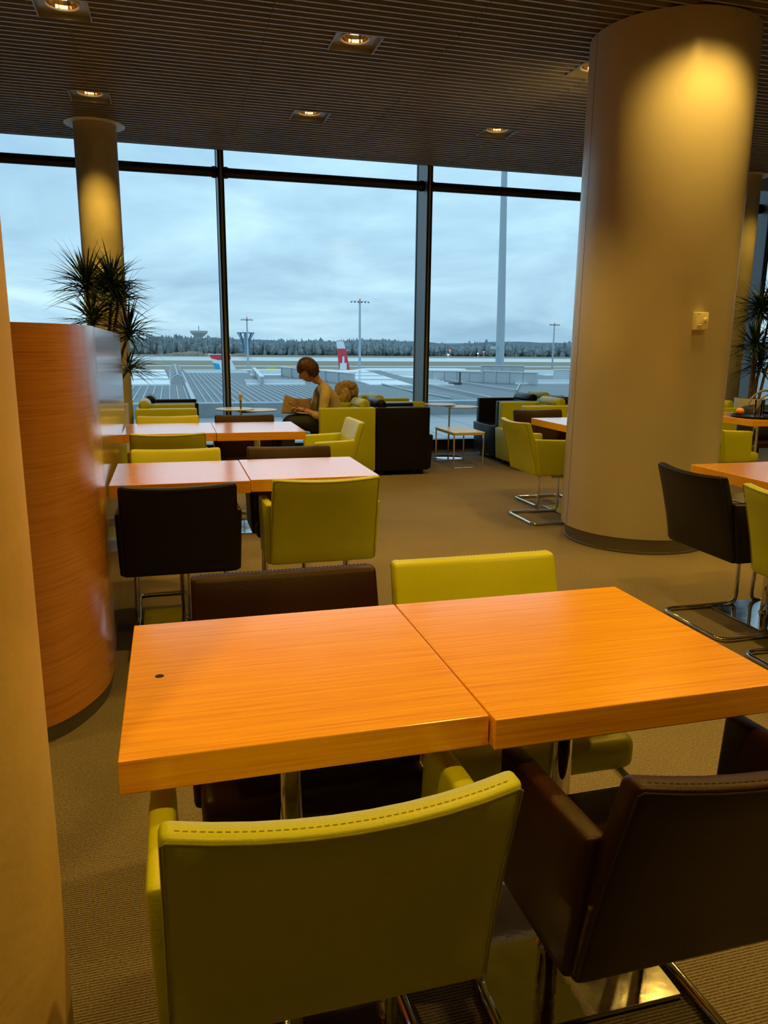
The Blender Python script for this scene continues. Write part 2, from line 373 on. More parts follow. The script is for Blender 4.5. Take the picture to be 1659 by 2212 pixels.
bm = bmesh.new(); box(bm, XL, XR, YB, 8.45, CEIL+0.12, CEIL+0.16); box(bm, XL, XR, 8.45, 8.50, CEIL+0.0, 3.75); box(bm, XL-.1, XR+.1, 8.45, 9.62, 3.75, 3.9)
struct('trim_3', bm, M['void'])

# window wall: fins, tube, panes
FX = [-4.16, -1.762, 0.634, 3.030, 5.426, 7.822, 10.218]
for i, fx in enumerate(FX):
    bm = bmesh.new(); box(bm, fx-0.027, fx+0.027, 9.05, 9.46, 0.0, 3.76)
    f_ = struct('window_frame', bm, M['frame_grey'])
    bm = bmesh.new()
    for sx in (-1, 1):
        for (a, b_) in ((9.042, 9.062), (9.43, 9.465)):
            x0, x1 = sorted((fx+sx*0.012, fx+sx*0.033)); box(bm, x0, x1, a, b_, 0.0, 3.76)
    f2 = obj('edge_strip', bm, M['frame_dark'], parent=f_)
    bm = bmesh.new()
    for sx in (-1, 1):
        lathe(bm, [(0, -0.03), (0.055, -0.03), (0.062, -0.012), (0.062, 0.012), (0.055, 0.03), (0, 0.03)], 20)
    bmesh.ops.rotate(bm, verts=bm.verts[:], matrix=Matrix.Rotation(PI/2, 3, 'Y'))
    half = len(bm.verts)//2
    bm.verts.ensure_lookup_table()
    for k, v in enumerate(bm.verts): v.co += Vector((fx + (-0.062 if k < half else 0.062), 9.19, 3.175))
    obj('clamp', bm, M['frame_dark'], parent=f_, smooth=True)
bm = bmesh.new(); tube(bm, [(XL, 9.19, 3.175), (XR, 9.19, 3.175)], 0.052, 20)
struct('trim_4', bm, M['tube_dark'], smooth=True)
for i in range(len(FX)-1):
    struct('window_%d' % (i+1), B(FX[i]+0.02, FX[i+1]-0.02, 9.455, 9.463, 0.13, 3.76), M['pane'])
struct('window_7', B(XL, FX[0]-0.02, 9.455, 9.463, 0.13, 3.76), M['pane'])
struct('window_8', B(FX[-1]+0.02, XR, 9.455, 9.463, 0.13, 3.76), M['pane'])

# ------------------------------------------------------------------ columns
def column(label, cx, cy, r, m_, ring=None, base=True, cat='column', panels=None):
    t_ = thing('round_column', label, cat, (cx, cy, 0))
    z0 = 0.105 if base else 0.0
    if panels is None:
        bm = bmesh.new(); lathe(bm, [(r, z0), (r, CEIL+0.001)], 96); obj('shaft', bm, m_, t_, smooth=True)
    else:
        bm = bmesh.new(); lathe(bm, [(r-0.012, z0), (r-0.012, CEIL+0.0005)], 96); obj('core', bm, M['void'], t_, smooth=True)
        g = 0.0025/r
        for k in range(2):
            a = panels + k*PI
            bm = bmesh.new()
            lathe(bm, [(r-0.012, z0), (r-0.002, z0), (r, z0+0.003), (r, CEIL+0.001)], 48, a0=a+g, a1=a+PI-g)
            obj('cladding_panel', bm, m_, t_, smooth=True)
    if base:
        bm = bmesh.new(); lathe(bm, [(r-0.03, 0), (r-0.022, 0.0), (r-0.022, 0.012), (r-0.03, 0.016), (r-0.03, z0+0.002)], 96)
        obj('plinth', bm, M['steel_dark'], t_, smooth=True)
    if ring:
        bm = bmesh.new(); lathe(bm, [(r+0.001, CEIL-0.004), (ring, CEIL-0.004), (ring, CEIL+0.004), (r+0.001, CEIL+0.004)], 64)
        obj('collar', bm, M['white_ring'], t_, smooth=True)
    return t_
camdir = math.atan2(-BIGC[1], -BIGC[0])
column('massive pale round column clad in metal with a wall control', BIGC[0], BIGC[1], BIGC[2], M['column_paint'], panels=camdir-R(61.4))
column('slim concrete column rising behind the potted plant at the left', -0.55, 7.91, 0.185, M['concrete2'], ring=0.262, base=False)
column('slim far column half hidden behind the massive pale column', 6.42, 7.91, 0.185, M['concrete2'], ring=0.262, base=False)
column('near concrete column cut off by the left edge of the view', -0.429, 0.990, 0.25, M['concrete'], base=False)

# wall control on the big column
a = math.atan2(-math.cos(R(37.15)), -math.sin(R(37.15)))
ddir = Vector((math.sin(R(37.15)), math.cos(R(37.15)), 0)); cc = Vector((BIGC[0], BIGC[1], 0))
tca = ddir.dot(cc); d2 = cc.dot(cc)-tca*tca; hit = ddir*(tca-math.sqrt(BIGC[2]**2-d2)); nrm = (hit-cc).normalized()
t_ = thing('wall_thermostat', 'cream wall control with a round knob on the massive pale column', 'thermostat', (hit.x+nrm.x*0.0, hit.y+nrm.y*0.0, 1.505), math.atan2(nrm.y, nrm.x)+PI/2)
bm = bmesh.new(); rbox(bm, (0.088, 0.042, 0.106), (0, -0.018, 0), 0.006, (6, 1, 1), f=lambda p_: Vector((p_.x, p_.y+(0.3*p_.x**2*2 if p_.y < -0.02 else 0), p_.z))); obj('housing', bm, M['cream'], t_, smooth=True)
bm = bmesh.new(); lathe(bm, [(0, 0.017), (0.011, 0.015), (0.0145, 0.008), (0.0145, 0)], 24); bmesh.ops.rotate(bm, verts=bm.verts[:], matrix=Matrix.Rotation(PI/2, 3, 'X')); bmesh.ops.translate(bm, verts=bm.verts[:], vec=(0.020, -0.038, 0.008)); obj('knob', bm, M['cream'], t_, smooth=True)
bm = bmesh.new(); rbox(bm, (0.031, 0.010, 0.007), (-0.018, -0.041, -0.024), 0.003); obj('slider', bm, M['cream'], t_, smooth=True)
obj('slider_line', B(-0.034, -0.002, -0.0396, -0.0385, -0.019, -0.0175), M['cream_d'], t_); obj('maker_mark', B(-0.036, -0.022, -0.0396, -0.0385, 0.040, 0.043), M['cream_d'], t_)

# ------------------------------------------------------------------ recessed ceiling lamps
def make_lamp(label, x, y, group):
    t_ = thing('recessed_downlight', label, 'ceiling light', (x, y, CEIL), 0, group)
    bm = bmesh.new(); s = 0.148; seg = 48; zz = 0.032; ri = 0.092
    outer = []; inner = []
    for k in range(seg):
        an = 2*PI*k/seg+PI/4; c_, s_ = math.cos(an), math.sin(an); q = s/max(abs(c_), abs(s_))
        outer.append(bm.verts.new((c_*q, s_*q, zz))); inner.append(bm.verts.new((c_*ri, s_*ri, zz)))
    for k in range(seg): bm.faces.new((outer[k], outer[(k+1) % seg], inner[(k+1) % seg], inner[k]))
    obj('face_plate', bm, M['lampplate'], t_)
    bm = bmesh.new()
    for sx in (-1, 1):
        x0, x1 = sorted((sx*0.148, sx*0.154)); box(bm, x0, x1, -0.15, 0.15, -0.003, 0.05)
        x0, x1 = sorted((sx*0.148, sx*0.151)); box(bm, -0.15, 0.15, x0, x1, 0.0, 0.05)
    obj('rim', bm, M['lampplate'], t_)
    bm = bmesh.new(); lathe(bm, [(0.099, 0.030), (0.100, 0.026), (0.094, 0.024), (0.089, 0.028), (0.089, 0.034)], 40); obj('bezel', bm, M['white_ring'], t_, smooth=True)
    bm = bmesh.new(); lathe(bm, [(0.090, 0.032), (0.088, 0.055), (0.075, 0.085), (0.05, 0.108), (0.0, 0.112)], 24); obj('reflector', bm, M['reflector'], t_)
    bm = bmesh.new(); rbox(bm, (0.056, 0.02, 0.012), (0, 0.005, 0.062), 0.004); obj('lamp_tube', bm, M['bulb'], t_)
    ld = bpy.data.lights.new('downlight beam', 'SPOT'); ld.energy = LAMP_POWER; ld.color = LAMP_COLOR; ld.spot_size = R(114); ld.spot_blend = 0.5; ld.shadow_soft_size = 0.04
    lo = bpy.data.objects.new('downlight_beam', ld); COL.objects.link(lo); lo.parent = t_; lo.location = (0, 0, 0.022)
    return t_
vis = {(-0.51, 5.36): 'square recessed downlight at the top left, dull behind its grille', (-0.51, 7.06): 'bright square downlight just in front of the left slim column',
       (1.26, 5.36): 'square recessed downlight high in the middle of the slatted ceiling', (1.26, 7.06): 'small square downlight above the widest window pane',
       (3.0, 7.06): 'small square downlight near the window, left of the massive column', (3.0, 5.36): 'downlight peeking out beside the top of the massive column'}
first = None
for lx, ly in LAMPS:
    lab = vis.get((lx, ly), 'square recessed downlight out of frame overhead'); grp = 'recessed downlights in the slatted ceiling'
    if first is None: first = make_lamp(lab, lx, ly, grp); first['label'] = lab
    else:
        c = dup(first, (lx, ly, CEIL), 0, lab, grp)
        if (lx, ly) == (3.0, 3.64):          # the lamp in front of the massive column throws a wider beam
            for ch in c.children:
                if ch.type == 'LIGHT': ch.data = ch.data.copy(); ch.data.spot_size = R(142); ch.data.energy = LAMP_POWER*0.72
        if ly > 5 and lx > 0:
            for ch in c.children:
                if ch.type == 'LIGHT': ch.data = ch.data.copy(); ch.data.energy = LAMP_POWER*(0.45 if ly > 7 else 0.8)
        if (lx, ly) in ((-0.51, 5.36), (-0.51, 1.93), (-0.51, 0.21)):          # far one looks dull; nearer ones dimmed to balance carpet and chair light
            for ch in c.children:
                if ch.type == 'LIGHT': ch.data = ch.data.copy(); ch.data.energy = LAMP_POWER*(0.35 if ly > 5 else 0.22 if ly > 1 else 0.55)

# ------------------------------------------------------------------ curved wooden partition
def catmull(P, n=6):
    P = [Vector((*p_, 0)) for p_ in P]; out_ = []
    for i in range(len(P)-1):
        p0 = P[max(i-1, 0)]; p1 = P[i]; p2 = P[i+1]; p3 = P[min(i+2, len(P)-1)]
        for k in range(n):
            s = k/n; out_.append(0.5*((2*p1)+(p2-p0)*s+(2*p0-5*p1+4*p2-p3)*s*s+(3*p1-p0-3*p2+p3)*s**3))
    out_.append(P[-1]); return out_
def wall_strip(path, z0, z1, th, inset=0.0):
    bm = bmesh.new(); n = len(path); A_ = []; 
    for i, p_ in enumerate(path):
        tg = (path[min(i+1, n-1)]-path[max(i-1, 0)]).normalized(); nr = Vector((tg.y, -tg.x, 0))   # towards the room
        if nr.x < 0 and abs(nr.x) > abs(nr.y): nr = -nr
        A_.append((p_-nr*inset, p_-nr*(th)))
    for i in range(n-1):
        a, b_ = A_[i], A_[i+1]
    V = [[bm.verts.new((q.x, q.y, z)) for q in pr for z in (z0, z1)] for pr in A_]
    for i in range(n-1):
        a, b_ = V[i], V[i+1]
        for (p_, q) in ((0, 1), (2, 3)): bm.faces.new((a[p_], b_[p_], b_[q], a[q]))
        bm.faces.new((a[1], b_[1], b_[3], a[3])); bm.faces.new((a[0], b_[0], b_[2], a[2]))
    for a in (V[0], V[-1]): bm.faces.new((a[0], a[1], a[3], a[2]))
    return bm
curve = [(-1.9, 2.44), (-1.5, 2.44), (-1.1, 2.45), (-0.8, 2.475), (-0.60, 2.52), (-0.47, 2.585), (-0.396, 2.645), (-0.334, 2.745), (-0.289, 2.862), (-0.272, 2.98), (-0.270, 3.12), (-0.2785, 3.292)]
cp = catmull(curve)
sp = [Vector((-0.279, 3.300, 0)), Vector((-0.343, 6.10, 0))]
t_ = thing('curved_partition', 'chest-high curved bamboo partition beside the rows of tables', 'partition', (0, 0, 0))
obj('curved_face', wall_strip(cp, 0.062, 1.400, 0.10), M['wood_panel'], t_, smooth=True)
obj('end_panel', wall_strip(sp, 0.062, 1.400, 0.10), M['wood_gloss'], t_)
obj('plinth', wall_strip(cp+[sp[0]+Vector((0, 0.006, 0)), sp[1]], 0.0, 0.062, 0.09, 0.012), M['steel_dark'], t_, smooth=True)

# ------------------------------------------------------------------ dining tables
def make_table(w_, d_, label, hole=False, rz=0):
    t_ = thing('dining_table', label, 'table', (0, 0, 0), 0, 'square bamboo dining tables')
    bm = bmesh.new(); rbox(bm, (w_, d_, 0.055), (0, 0, 0.7225), 0.0022, (0, 0, 0)); tt = obj('tabletop', bm, M['wood'], t_)
    if hole:
        bm = bmesh.new(); lathe(bm, [(0, 0.7503), (0.0068, 0.7503), (0.0075, 0.7505), (0.008, 0.7502)], 20, c=(-0.235, 0.005, 0)); obj('cable_hole', bm, M['void'], tt)
    bm = bmesh.new(); lathe(bm, [(0, 0.69), (0.05, 0.69), (0.05, 0.684), (0.027, 0.68), (0.024, 0.6), (0.024, 0.1), (0.024, 0.03), (0.030, 0.012), (0, 0.012)], 32); obj('pedestal', bm, M['chrome'], t_, smooth=True)
    bm = bmesh.new(); rbox(bm, (0.22, 0.22, 0.006), (0, 0, 0.692), 0.002); obj('mounting_plate', bm, M['steel_dark'], t_)
    bm = bmesh.new(); rbox(bm, (0.41, 0.41, 0.011), (0, 0, 0.0065), 0.002); obj('base_plate', bm, M['plate'], t_)
    return t_
TBL = [(-0.100, 0.4815, 1.070, 1.637, 'nearest bamboo table, with a small dark round hole in its top', True),
       (0.4845, 1.067, 1.052, 1.636, 'near bamboo table running out of the right edge, right of the one with a hole', False),
       (-0.272, 0.3205, 3.365, 3.992, 'bamboo table of the second row, against the partition', False),
       (0.3245, 0.917, 3.385, 4.004, 'bamboo table of the second row, at its free right end', False),
       (-0.326, 0.2825, 5.262, 5.954, 'bamboo table of the farthest row, against the partition', False),
       (0.2855, 0.890, 5.245, 5.945, 'bamboo table of the farthest row, right end nearest the seated person', False),
       (2.600, 3.200, 2.783, 3.382, 'bamboo table right of the massive column, its far corner showing', False),
       (2.600, 3.200, 2.175, 2.779, 'bamboo table at the right edge behind the lime chair back', False),
       (2.925, 3.530, 5.300, 5.912, 'bamboo table partly hidden behind the left side of the massive column', False),
       (4.740, 5.340, 5.420, 6.010, 'distant bamboo table at the right carrying a black tray', False)]
for i, (x0, x1, y0, y1, lab, hole) in enumerate(TBL):
    t_ = make_table(x1-x0, y1-y0, lab, hole); t_.location = ((x0+x1)/2, (y0+y1)/2, 0)

# ------------------------------------------------------------------ dining chairs
def back_f(p_):
    t = (p_.z-0.385)/0.405; tt = max(t, 0)
    x = p_.x*(1-0.025*tt)
    u = 1-(p_.x/0.24)**2
    return Vector((x, p_.y - 0.105*tt**1.25 - 0.030*tt*u, p_.z - 0.010*u*tt**2))
def make_chair(m_, seam, label):
    t_ = thing('dining_armchair', label, 'chair', (0, 0, 0))
    bm = bmesh.new(); rbox(bm, (0.475, 0.046, 0.405), (0, -0.237, 0.5875), 0.014, (8, 1, 6), f=back_f); obj('backrest', bm, m_, t_, smooth=60)
    for sx in (-1, 1):
        def af(p_, sx=sx):
            t = (p_.z-0.385)/0.27
            return Vector((p_.x + sx*0.006*t, p_.y - 0.045*t*(1 if p_.y < -0.1 else 0.2), p_.z - 0.012*(p_.y+0.13)*4*t))
        bm = bmesh.new(); rbox(bm, (0.040, 0.262, 0.275), (sx*0.229, -0.112, 0.5225), 0.013, (1, 3, 4), f=af); ar = obj('armrest', bm, m_, t_, smooth=60)
        bm = bmesh.new()
        tube(bm, [af(Vector((sx*(0.229+0.0155), yy, 0.6535))) for yy in (-0.225, -0.16, -0.1, -0.04, 0.0)], 0.0014, 6); obj('seam', bm, seam, ar)
    bm = bmesh.new(); rbox(bm, (0.470, 0.375, 0.085), (0, -0.070, 0.4225), 0.026, (3, 3, 1)); obj('seat', bm, m_, t_, smooth=60)
    # piping round the rear face of the back and the stitch line along its top
    bm = bmesh.new(); pts = []
    X, Z0, Z1, Yp = 0.2345, 0.400, 0.7815, -0.2585
    for k in range(9): pts.append((-X+2*X*k/8*1.0, Z1))
    path = [(-X, Z0+(Z1-Z0)*k/6) for k in range(6)]+[(-X, Z1-0.006), (-X+0.006, Z1)]+[(-X+2*X*k/8, Z1) for k in range(1, 8)]+[(X-0.006, Z1), (X, Z1-0.006)]+[(X, Z1-(Z1-Z0)*k/6) for k in range(1, 7)]
    tube(bm, [back_f(Vector((a, Yp, b_)))+Vector((0, -0.0002, 0)) for a, b_ in path], 0.0017, 6); pc = obj('piping', bm, seam, t_, smooth=True)
    bm = bmesh.new(); n = 44
    for k in range(n):
        x0 = -0.218+0.436*k/n; p0 = back_f(Vector((x0, -0.243, 0.7905))); p1 = back_f(Vector((x0+0.0062, -0.243, 0.7905)))
        tube(bm, [p0, p1], 0.0008, 4)
    obj('stitching', bm, seam, pc)
    bm = bmesh.new()
    path = fillet([(0.205, -0.12, 0.372), (0.205, 0.165, 0.372), (0.212, 0.175, 0.0125), (0.225, -0.262, 0.0125), (-0.225, -0.262, 0.0125), (-0.212, 0.175, 0.0125), (-0.205, 0.165, 0.372), (-0.205, -0.12, 0.372)], 0.055, 6)
    tube(bm, path, 0.0115, 12); obj('cantilever_frame', bm, M['chrome'], t_, smooth=True)
    return t_
CH = [('lime', 0.192, 1.180, 0, 'lime armchair nearest the camera, seen from behind at the nearest table'),
      ('brown', 0.790, 1.130, 0, 'brown armchair nearest the camera at the bottom right, seen from behind'),
      ('brown', 0.256, 1.500, PI, 'brown armchair pushed in at the far side of the table with a hole'),
      ('lime', 0.770, 1.515, PI, 'lime armchair pushed in at the far side of the nearest right table'),
      ('black', 0.010, 3.470, 0, 'blackish armchair beside the partition, its back to the camera'),
      ('lime', 0.625, 3.515, 0, 'lime armchair at the free end of the second row, its back to the camera'),
      ('lime', 0.012, 3.870, PI, 'bright lime chair top showing behind the second row, next to the partition'),
      ('brown', 0.617, 3.870, PI, 'brown chair top showing behind the right table of the second row'),
      ('lime', -0.030, 5.310, 0, 'dim lime chair back in front of the farthest row, next to the partition'),
      ('lime', -0.030, 5.815, PI, 'bright lime chair top behind the farthest row, in front of the lounge chairs'),
      ('brown', 0.553, 5.815, PI, 'brown chair top behind the farthest row, below the left round tables'),
      ('lime', 0.985, 5.630, PI/2, 'lime armchair at the end of the farthest row, turned sideways with a pale lit back'),
      ('black', 2.680, 3.035, -PI/2, 'blackish armchair right of the massive column, turned to the right'),
      ('lime', 2.680, 2.440, -PI/2, 'lime armchair back cut off by the right edge of the view'),
      ('black', 3.140, 3.050, PI/2, 'dark armchair across the right table, only its chrome foot in view'),
      ('lime', 2.880, 5.400, -PI/2, 'lime armchair standing free left of the massive column, turned to the right'),
      ('brown', 3.165, 5.940, PI, 'brown chair top behind the small table left of the massive column'),
      ('lime', 4.770, 5.700, -PI/2, 'distant lime armchair at the table with the black tray')]
proto = {}
for kind, x, y, rz, lab in CH:
    if kind not in proto:
        seam = {'lime': M['lime_seam'], 'brown': M['brown_seam'], 'black': M['brown_seam']}[kind]
        c = make_chair(M[kind], seam, lab); c.location = (x, y, 0); c.rotation_euler = (0, 0, rz); proto[kind] = c
    else: c = dup(proto[kind], (x, y, 0), rz, lab)
    c['group'] = 'cantilever dining armchairs'

# ------------------------------------------------------------------ lounge armchairs (local: faces +Y, near arm flush)
def make_lounge(m_, label, wd=0.68, dp=0.58):
    t_ = thing('lounge_armchair', label, 'armchair', (0, 0, 0), 0, 'low boxy lounge armchairs by the window')
    hw, hd = wd/2, dp/2
    for sx in (-1, 1):
        bm = bmesh.new(); rbox(bm, (0.095, dp, 0.66), (sx*(hw-0.0475), 0, 0.38), 0.014, (1, 2, 2)); obj('armrest', bm, m_, t_, smooth=60)
    bm = bmesh.new(); rbox(bm, (wd-0.19, 0.14, 0.65), (0, -hd+0.07, 0.375), 0.014, (2, 1, 2)); obj('backrest', bm, m_, t_, smooth=60)
    def sf(p_):
        return Vector((p_.x, p_.y - (0.022 if p_.y > hd else 0)*(1-(p_.z-0.06)/0.36), p_.z))
    bm = bmesh.new(); rbox(bm, (wd-0.02, 0.15, 0.36), (0, hd+0.0-0.03, 0.24), 0.016, (2, 1, 2), f=sf); rbox(bm, (wd-0.20, dp-0.15, 0.16), (0, 0.05, 0.33), 0.016, (2, 2, 1)); obj('seat', bm, m_, t_, smooth=60)
    bm = bmesh.new()
    def rf(p_): return p_
    prof = [(0.058*math.cos(a_), 0.048*math.sin(a_)) for a_ in [2*PI*k/20 for k in range(20)]]
    n = 1; L_ = wd-0.235; rr_ = []
    for xx, s in ((-L_/2, 0.86), (-L_/2+0.012, 1), (L_/2-0.012, 1), (L_/2, 0.86)):
        rr_.append([bm.verts.new((xx, -hd+0.085+a_*s, 0.735+b_*s+(-0.25*max(0, a_)))) for a_, b_ in prof])
    for i in range(3):
        for k in range(20): bm.faces.new((rr_[i][k], rr_[i][(k+1) % 20], rr_[i+1][(k+1) % 20], rr_[i+1][k]))
    bm.faces.new(rr_[0]); bm.faces.new(rr_[-1]); obj('neck_roll', bm, m_, t_, smooth=60)
    for sx in (-1, 1):
        for sy in (-1, 1):
            bm = bmesh.new(); box(bm, sx*(hw-0.09)-0.025, sx*(hw-0.09)+0.025, sy*(hd-0.07)-0.025, sy*(hd-0.07)+0.025, 0, 0.062); obj('foot', bm, M['frame_dark'], t_)
    return t_
LG = [('lime', 1.725, 7.945, PI/2, 'lime lounge chair the person sits in, seen from its side'),
      ('black', 2.315, 7.945, -PI/2, 'black lounge chair back to back with the seated person'),
      ('lime', 1.90, 8.66, PI/2, 'lime lounge chair with the fur coat on it, mostly hidden'),
      ('lime', 2.49, 8.66, -PI/2, 'lime lounge chair behind the black one in the middle, only an arm showing'),
      ('lime', -0.05, 8.085, -PI/2, 'lime lounge chair at the left window, nearer of the two'),
      ('black', -0.01, 8.80, -PI/2, 'black lounge chair at the left window, nearest the glass'),
      ('lime', 3.945, 7.90, PI/2, 'lime lounge chair left of the massive column, facing left'),
      ('black', 3.965, 8.62, PI/2, 'black lounge chair near the glass, right of the round side tables'),
      ('black', 4.555, 8.10, -PI/2, 'black lounge chair whose neck roll touches the massive column outline'),
      ('lime', 4.72, 8.95, -PI/2, 'lime neck roll of the lounge chair closest to the glass on the right'),
      ('lime', 5.70, 7.35, PI/2, 'distant lime lounge chair in front of the slim far column')]
pl = {}
for kind, x, y, rz, lab in LG:
    if kind not in pl: c = make_lounge(M[kind], lab); c.location = (x, y, 0); c.rotation_euler = (0, 0, rz); pl[kind] = c
    else: c = dup(pl[kind], (x, y, 0), rz, lab)

# ------------------------------------------------------------------ side tables
t_ = thing('nesting_table', 'low white side table on a square chrome frame', 'side table', (3.155, 8.18, 0))
bm = bmesh.new(); rbox(bm, (0.37, 0.62, 0.014), (0, 0, 0.398), 0.003); obj('tabletop', bm, M['white_top'], t_)
for sx in (-1, 1):
    pass
for sy in (-1, 1):
    bm = bmesh.new(); yy = sy*0.30
    box(bm, -0.180, -0.166, yy-0.007, yy+0.007, 0, 0.392); box(bm, 0.166, 0.180, yy-0.007, yy+0.007, 0, 0.392); box(bm, -0.166, 0.166, yy-0.007, yy+0.007, 0, 0.014)
    obj('leg_frame', bm, M['chrome'], t_)
bm = bmesh.new(); box(bm, -0.18, -0.166, -0.293, 0.293, 0.372, 0.391); box(bm, 0.166, 0.18, -0.293, 0.293, 0.372, 0.391); box(bm, -0.166, 0.166, -0.307, -0.293, 0.372, 0.391); box(bm, -0.166, 0.166, 0.293, 0.307, 0.372, 0.391); obj('top_frame', bm, M['chrome'], t_)
def twin(label, x, y, z1, z2, d1, d2, knob=False):
    t_ = thing('twin_round_table', label, 'side table', (x, y, 0), 0, 'pedestal tables with two round tops')
    for (ax, ay), z in ((d1, z1), (d2, z2)):
        bm = bmesh.new(); lathe(bm, [(0, z-0.012), (0.19, z-0.012), (0.203, z-0.005), (0.203, z-0.001), (0.2, z), (0, z)], 48, c=(ax, ay, 0)); obj('round_top', bm, M['white_top'], t_, smooth=True)
    top = 0.80 if knob else z1-0.01
    bm = bmesh.new(); tube(bm, [(0, 0, 0.01), (0, 0, top)], 0.011, 16); obj('post', bm, M['chrome'], t_, smooth=True)
    bm = bmesh.new()
    for (ax, ay), z in ((d1, z1), (d2, z2)): tube(bm, [(0, 0, z-0.02), (ax*0.8, ay*0.8, z-0.02)], 0.009, 10)
    obj('bracket', bm, M['tube_dark'], t_)
    bm = bmesh.new(); lathe(bm, [(0, 0), (0.17, 0), (0.17, 0.006), (0.165, 0.01), (0, 0.012)], 48); obj('base_disc', bm, M['plate'], t_, smooth=True)
    if knob:
        bm = bmesh.new(); lathe(bm, [(0, 0.83), (0.018, 0.825), (0.026, 0.812), (0.022, 0.80), (0.014, 0.76), (0, 0.755)], 24); obj('knob', bm, M['white'], t_, smooth=True)
twin('twin white round side table behind the low chrome frame table', 3.22, 8.70, 0.650, 0.630, (-0.115, 0.06), (0.125, -0.07))
twin('twin white round side table at the left, with a knob on its post', 0.70, 8.18, 0.660, 0.650, (-0.05, 0.13), (0.19, 0.10), True)

# ------------------------------------------------------------------ dracaena plants
def leaf(bm, o, d, ln, wd, droop):
    d = d.normalized(); sd = d.cross(Vector((0, 0, 1)))
    if sd.length < 1e-3: sd = Vector((1, 0, 0))
    sd.normalize(); prev = None; n = 5; pos = Vector(o)
    for k in range(n+1):
        s = k/n; w_ = wd*(0.55+0.9*s if s < 0.35 else 0.87*(1-s)/0.65+0.02)
        fold = Vector((0, 0, w_*0.25))
        cur = [bm.verts.new(pos-sd*w_/2+fold), bm.verts.new(pos), bm.verts.new(pos+sd*w_/2+fold)]
        if prev:
            bm.faces.new((prev[0], prev[1], cur[1], cur[0])); bm.faces.new((prev[1], prev[2], cur[2], cur[1]))
        prev = cur; pos = pos + (d*(ln/n)); d = (d+Vector((0, 0, -droop/n))).normalized()
def plant(label, x, y, pot_r, pot_h, crowns, seed, pot_square=False):
    random.seed(seed)
    t_ = thing('potted_dracaena', label, 'plant', (x, y, 0), 0, 'tall potted dracaenas')
    bm = bmesh.new()
    lathe(bm, [(0, 0), (pot_r*0.86, 0), (pot_r, pot_h), (pot_r-0.015, pot_h), (pot_r-0.02, pot_h-0.05), (0, pot_h-0.05)], 40); obj('pot', bm, M['white'], t_, smooth=True)
    bm = bmesh.new(); lathe(bm, [(0, pot_h-0.03), (pot_r-0.022, pot_h-0.035)], 24); obj('soil', bm, M['soil'], t_)
    for (cx_, cy_, cz_, rad, n) in crowns:
        bm = bmesh.new(); bx_, by_ = cx_*0.35, cy_*0.35
        tube(bm, [(bx_, by_, pot_h-0.05), (bx_*1.4+random.uniform(-.02, .02), by_*1.4, pot_h+(cz_-pot_h)*0.5), (cx_, cy_, cz_)], [0.016, 0.014, 0.011], 8); obj('cane', bm, M['bark'], t_, smooth=True)
        bm = bmesh.new()
        for k in range(int(n*1.35)):
            az_ = random.uniform(0, 2*PI); el = math.asin(random.uniform(-0.35, 0.97))
            d = Vector((math.cos(az_)*math.cos(el), math.sin(az_)*math.cos(el), math.sin(el)))
            leaf(bm, Vector((cx_, cy_, cz_-0.05+random.uniform(0, 0.10)))+d*0.012, d, rad*random.uniform(0.75, 1.12), 0.022, random.uniform(0.25, 0.75))
        obj('leaf_crown', bm, M['leaf'], t_)
plant('spiky potted plant behind the partition, against the left slim column', -0.53, 6.75, 0.185, 0.835,
      [(-0.08, 0.0, 1.76, 0.36, 105), (0.11, 0.06, 1.79, 0.35, 110), (0.16, -0.05, 1.66, 0.32, 60), (0.215, 0.05, 1.40, 0.33, 75), (-0.04, -0.12, 1.50, 0.34, 60), (0.20, 0.0, 1.12, 0.30, 34)], 11)
plant('spiky potted plant at the right edge beyond the massive column', 6.22, 7.20, 0.16, 0.80,
      [(0.02, 0.0, 1.72, 0.36, 120), (0.20, 0.05, 1.80, 0.36, 110), (-0.06, -0.05, 1.36, 0.38, 90), (0.10, 0.02, 1.15, 0.36, 70), (0.27, -0.05, 1.42, 0.36, 80)], 23)

# ------------------------------------------------------------------ things on the distant right table
def on(name, label, cat, x, y, z=0.7502): return thing(name, label, cat, (x, y, z))
bm = bmesh.new(); prof = [(0, 0), (0.92, 0), (1.0, 0.012), (1.0, 0.017), (0.985, 0.017), (0.91, 0.006), (0, 0.006)]
lathe(bm, prof, 48)
for v in bm.verts: v.co.x *= 0.27; v.co.y *= 0.245
tag(obj('serving_tray', bm, M['tray'], smooth=True, loc=(5.03, 5.650, 0.7505)), 'black oval tray on the distant right table', 'tray')
bm = bmesh.new(); blob(bm, (0, 0, 0.031), (0.036, 0.036, 0.031), 3); o = obj('orange_fruit', bm, M['orange'], smooth=True, loc=(4.945, 5.83, 0.7575)); tag(o, 'small orange fruit beside the glasses on the tray', 'fruit')
bm = bmesh.new(); lathe(bm, [(0, 0.0), (0.004, 0.001), (0.002, 0.003), (0, 0.004)], 8, c=(0, 0, 0.061)); obj('stem_end', bm, M['leaf'], parent=o)
def tumbler(label, x, y, h_, r_, fill):
    t_ = thing('tumbler', label, 'glass', (x, y, 0.7572), 0, 'drinking glasses on the tray')
    bm = bmesh.new(); lathe(bm, [(0, 0), (r_*0.85, 0), (r_, h_), (r_-0.002, h_), (r_*0.85-0.002, 0.008), (0, 0.008)], 32); obj('glass_wall', bm, M['tumbler'], t_, smooth=True)
    if fill:
        bm = bmesh.new(); lathe(bm, [(0, 0.010), (r_*0.85-0.004, 0.010), (r_*0.88-0.004, 0.010+fill), (0, 0.010+fill)], 32); obj('drink', bm, M['cola'], t_, smooth=True)
tumbler('tall empty tumbler on the black tray', 5.065, 5.745, 0.135, 0.033, 0)
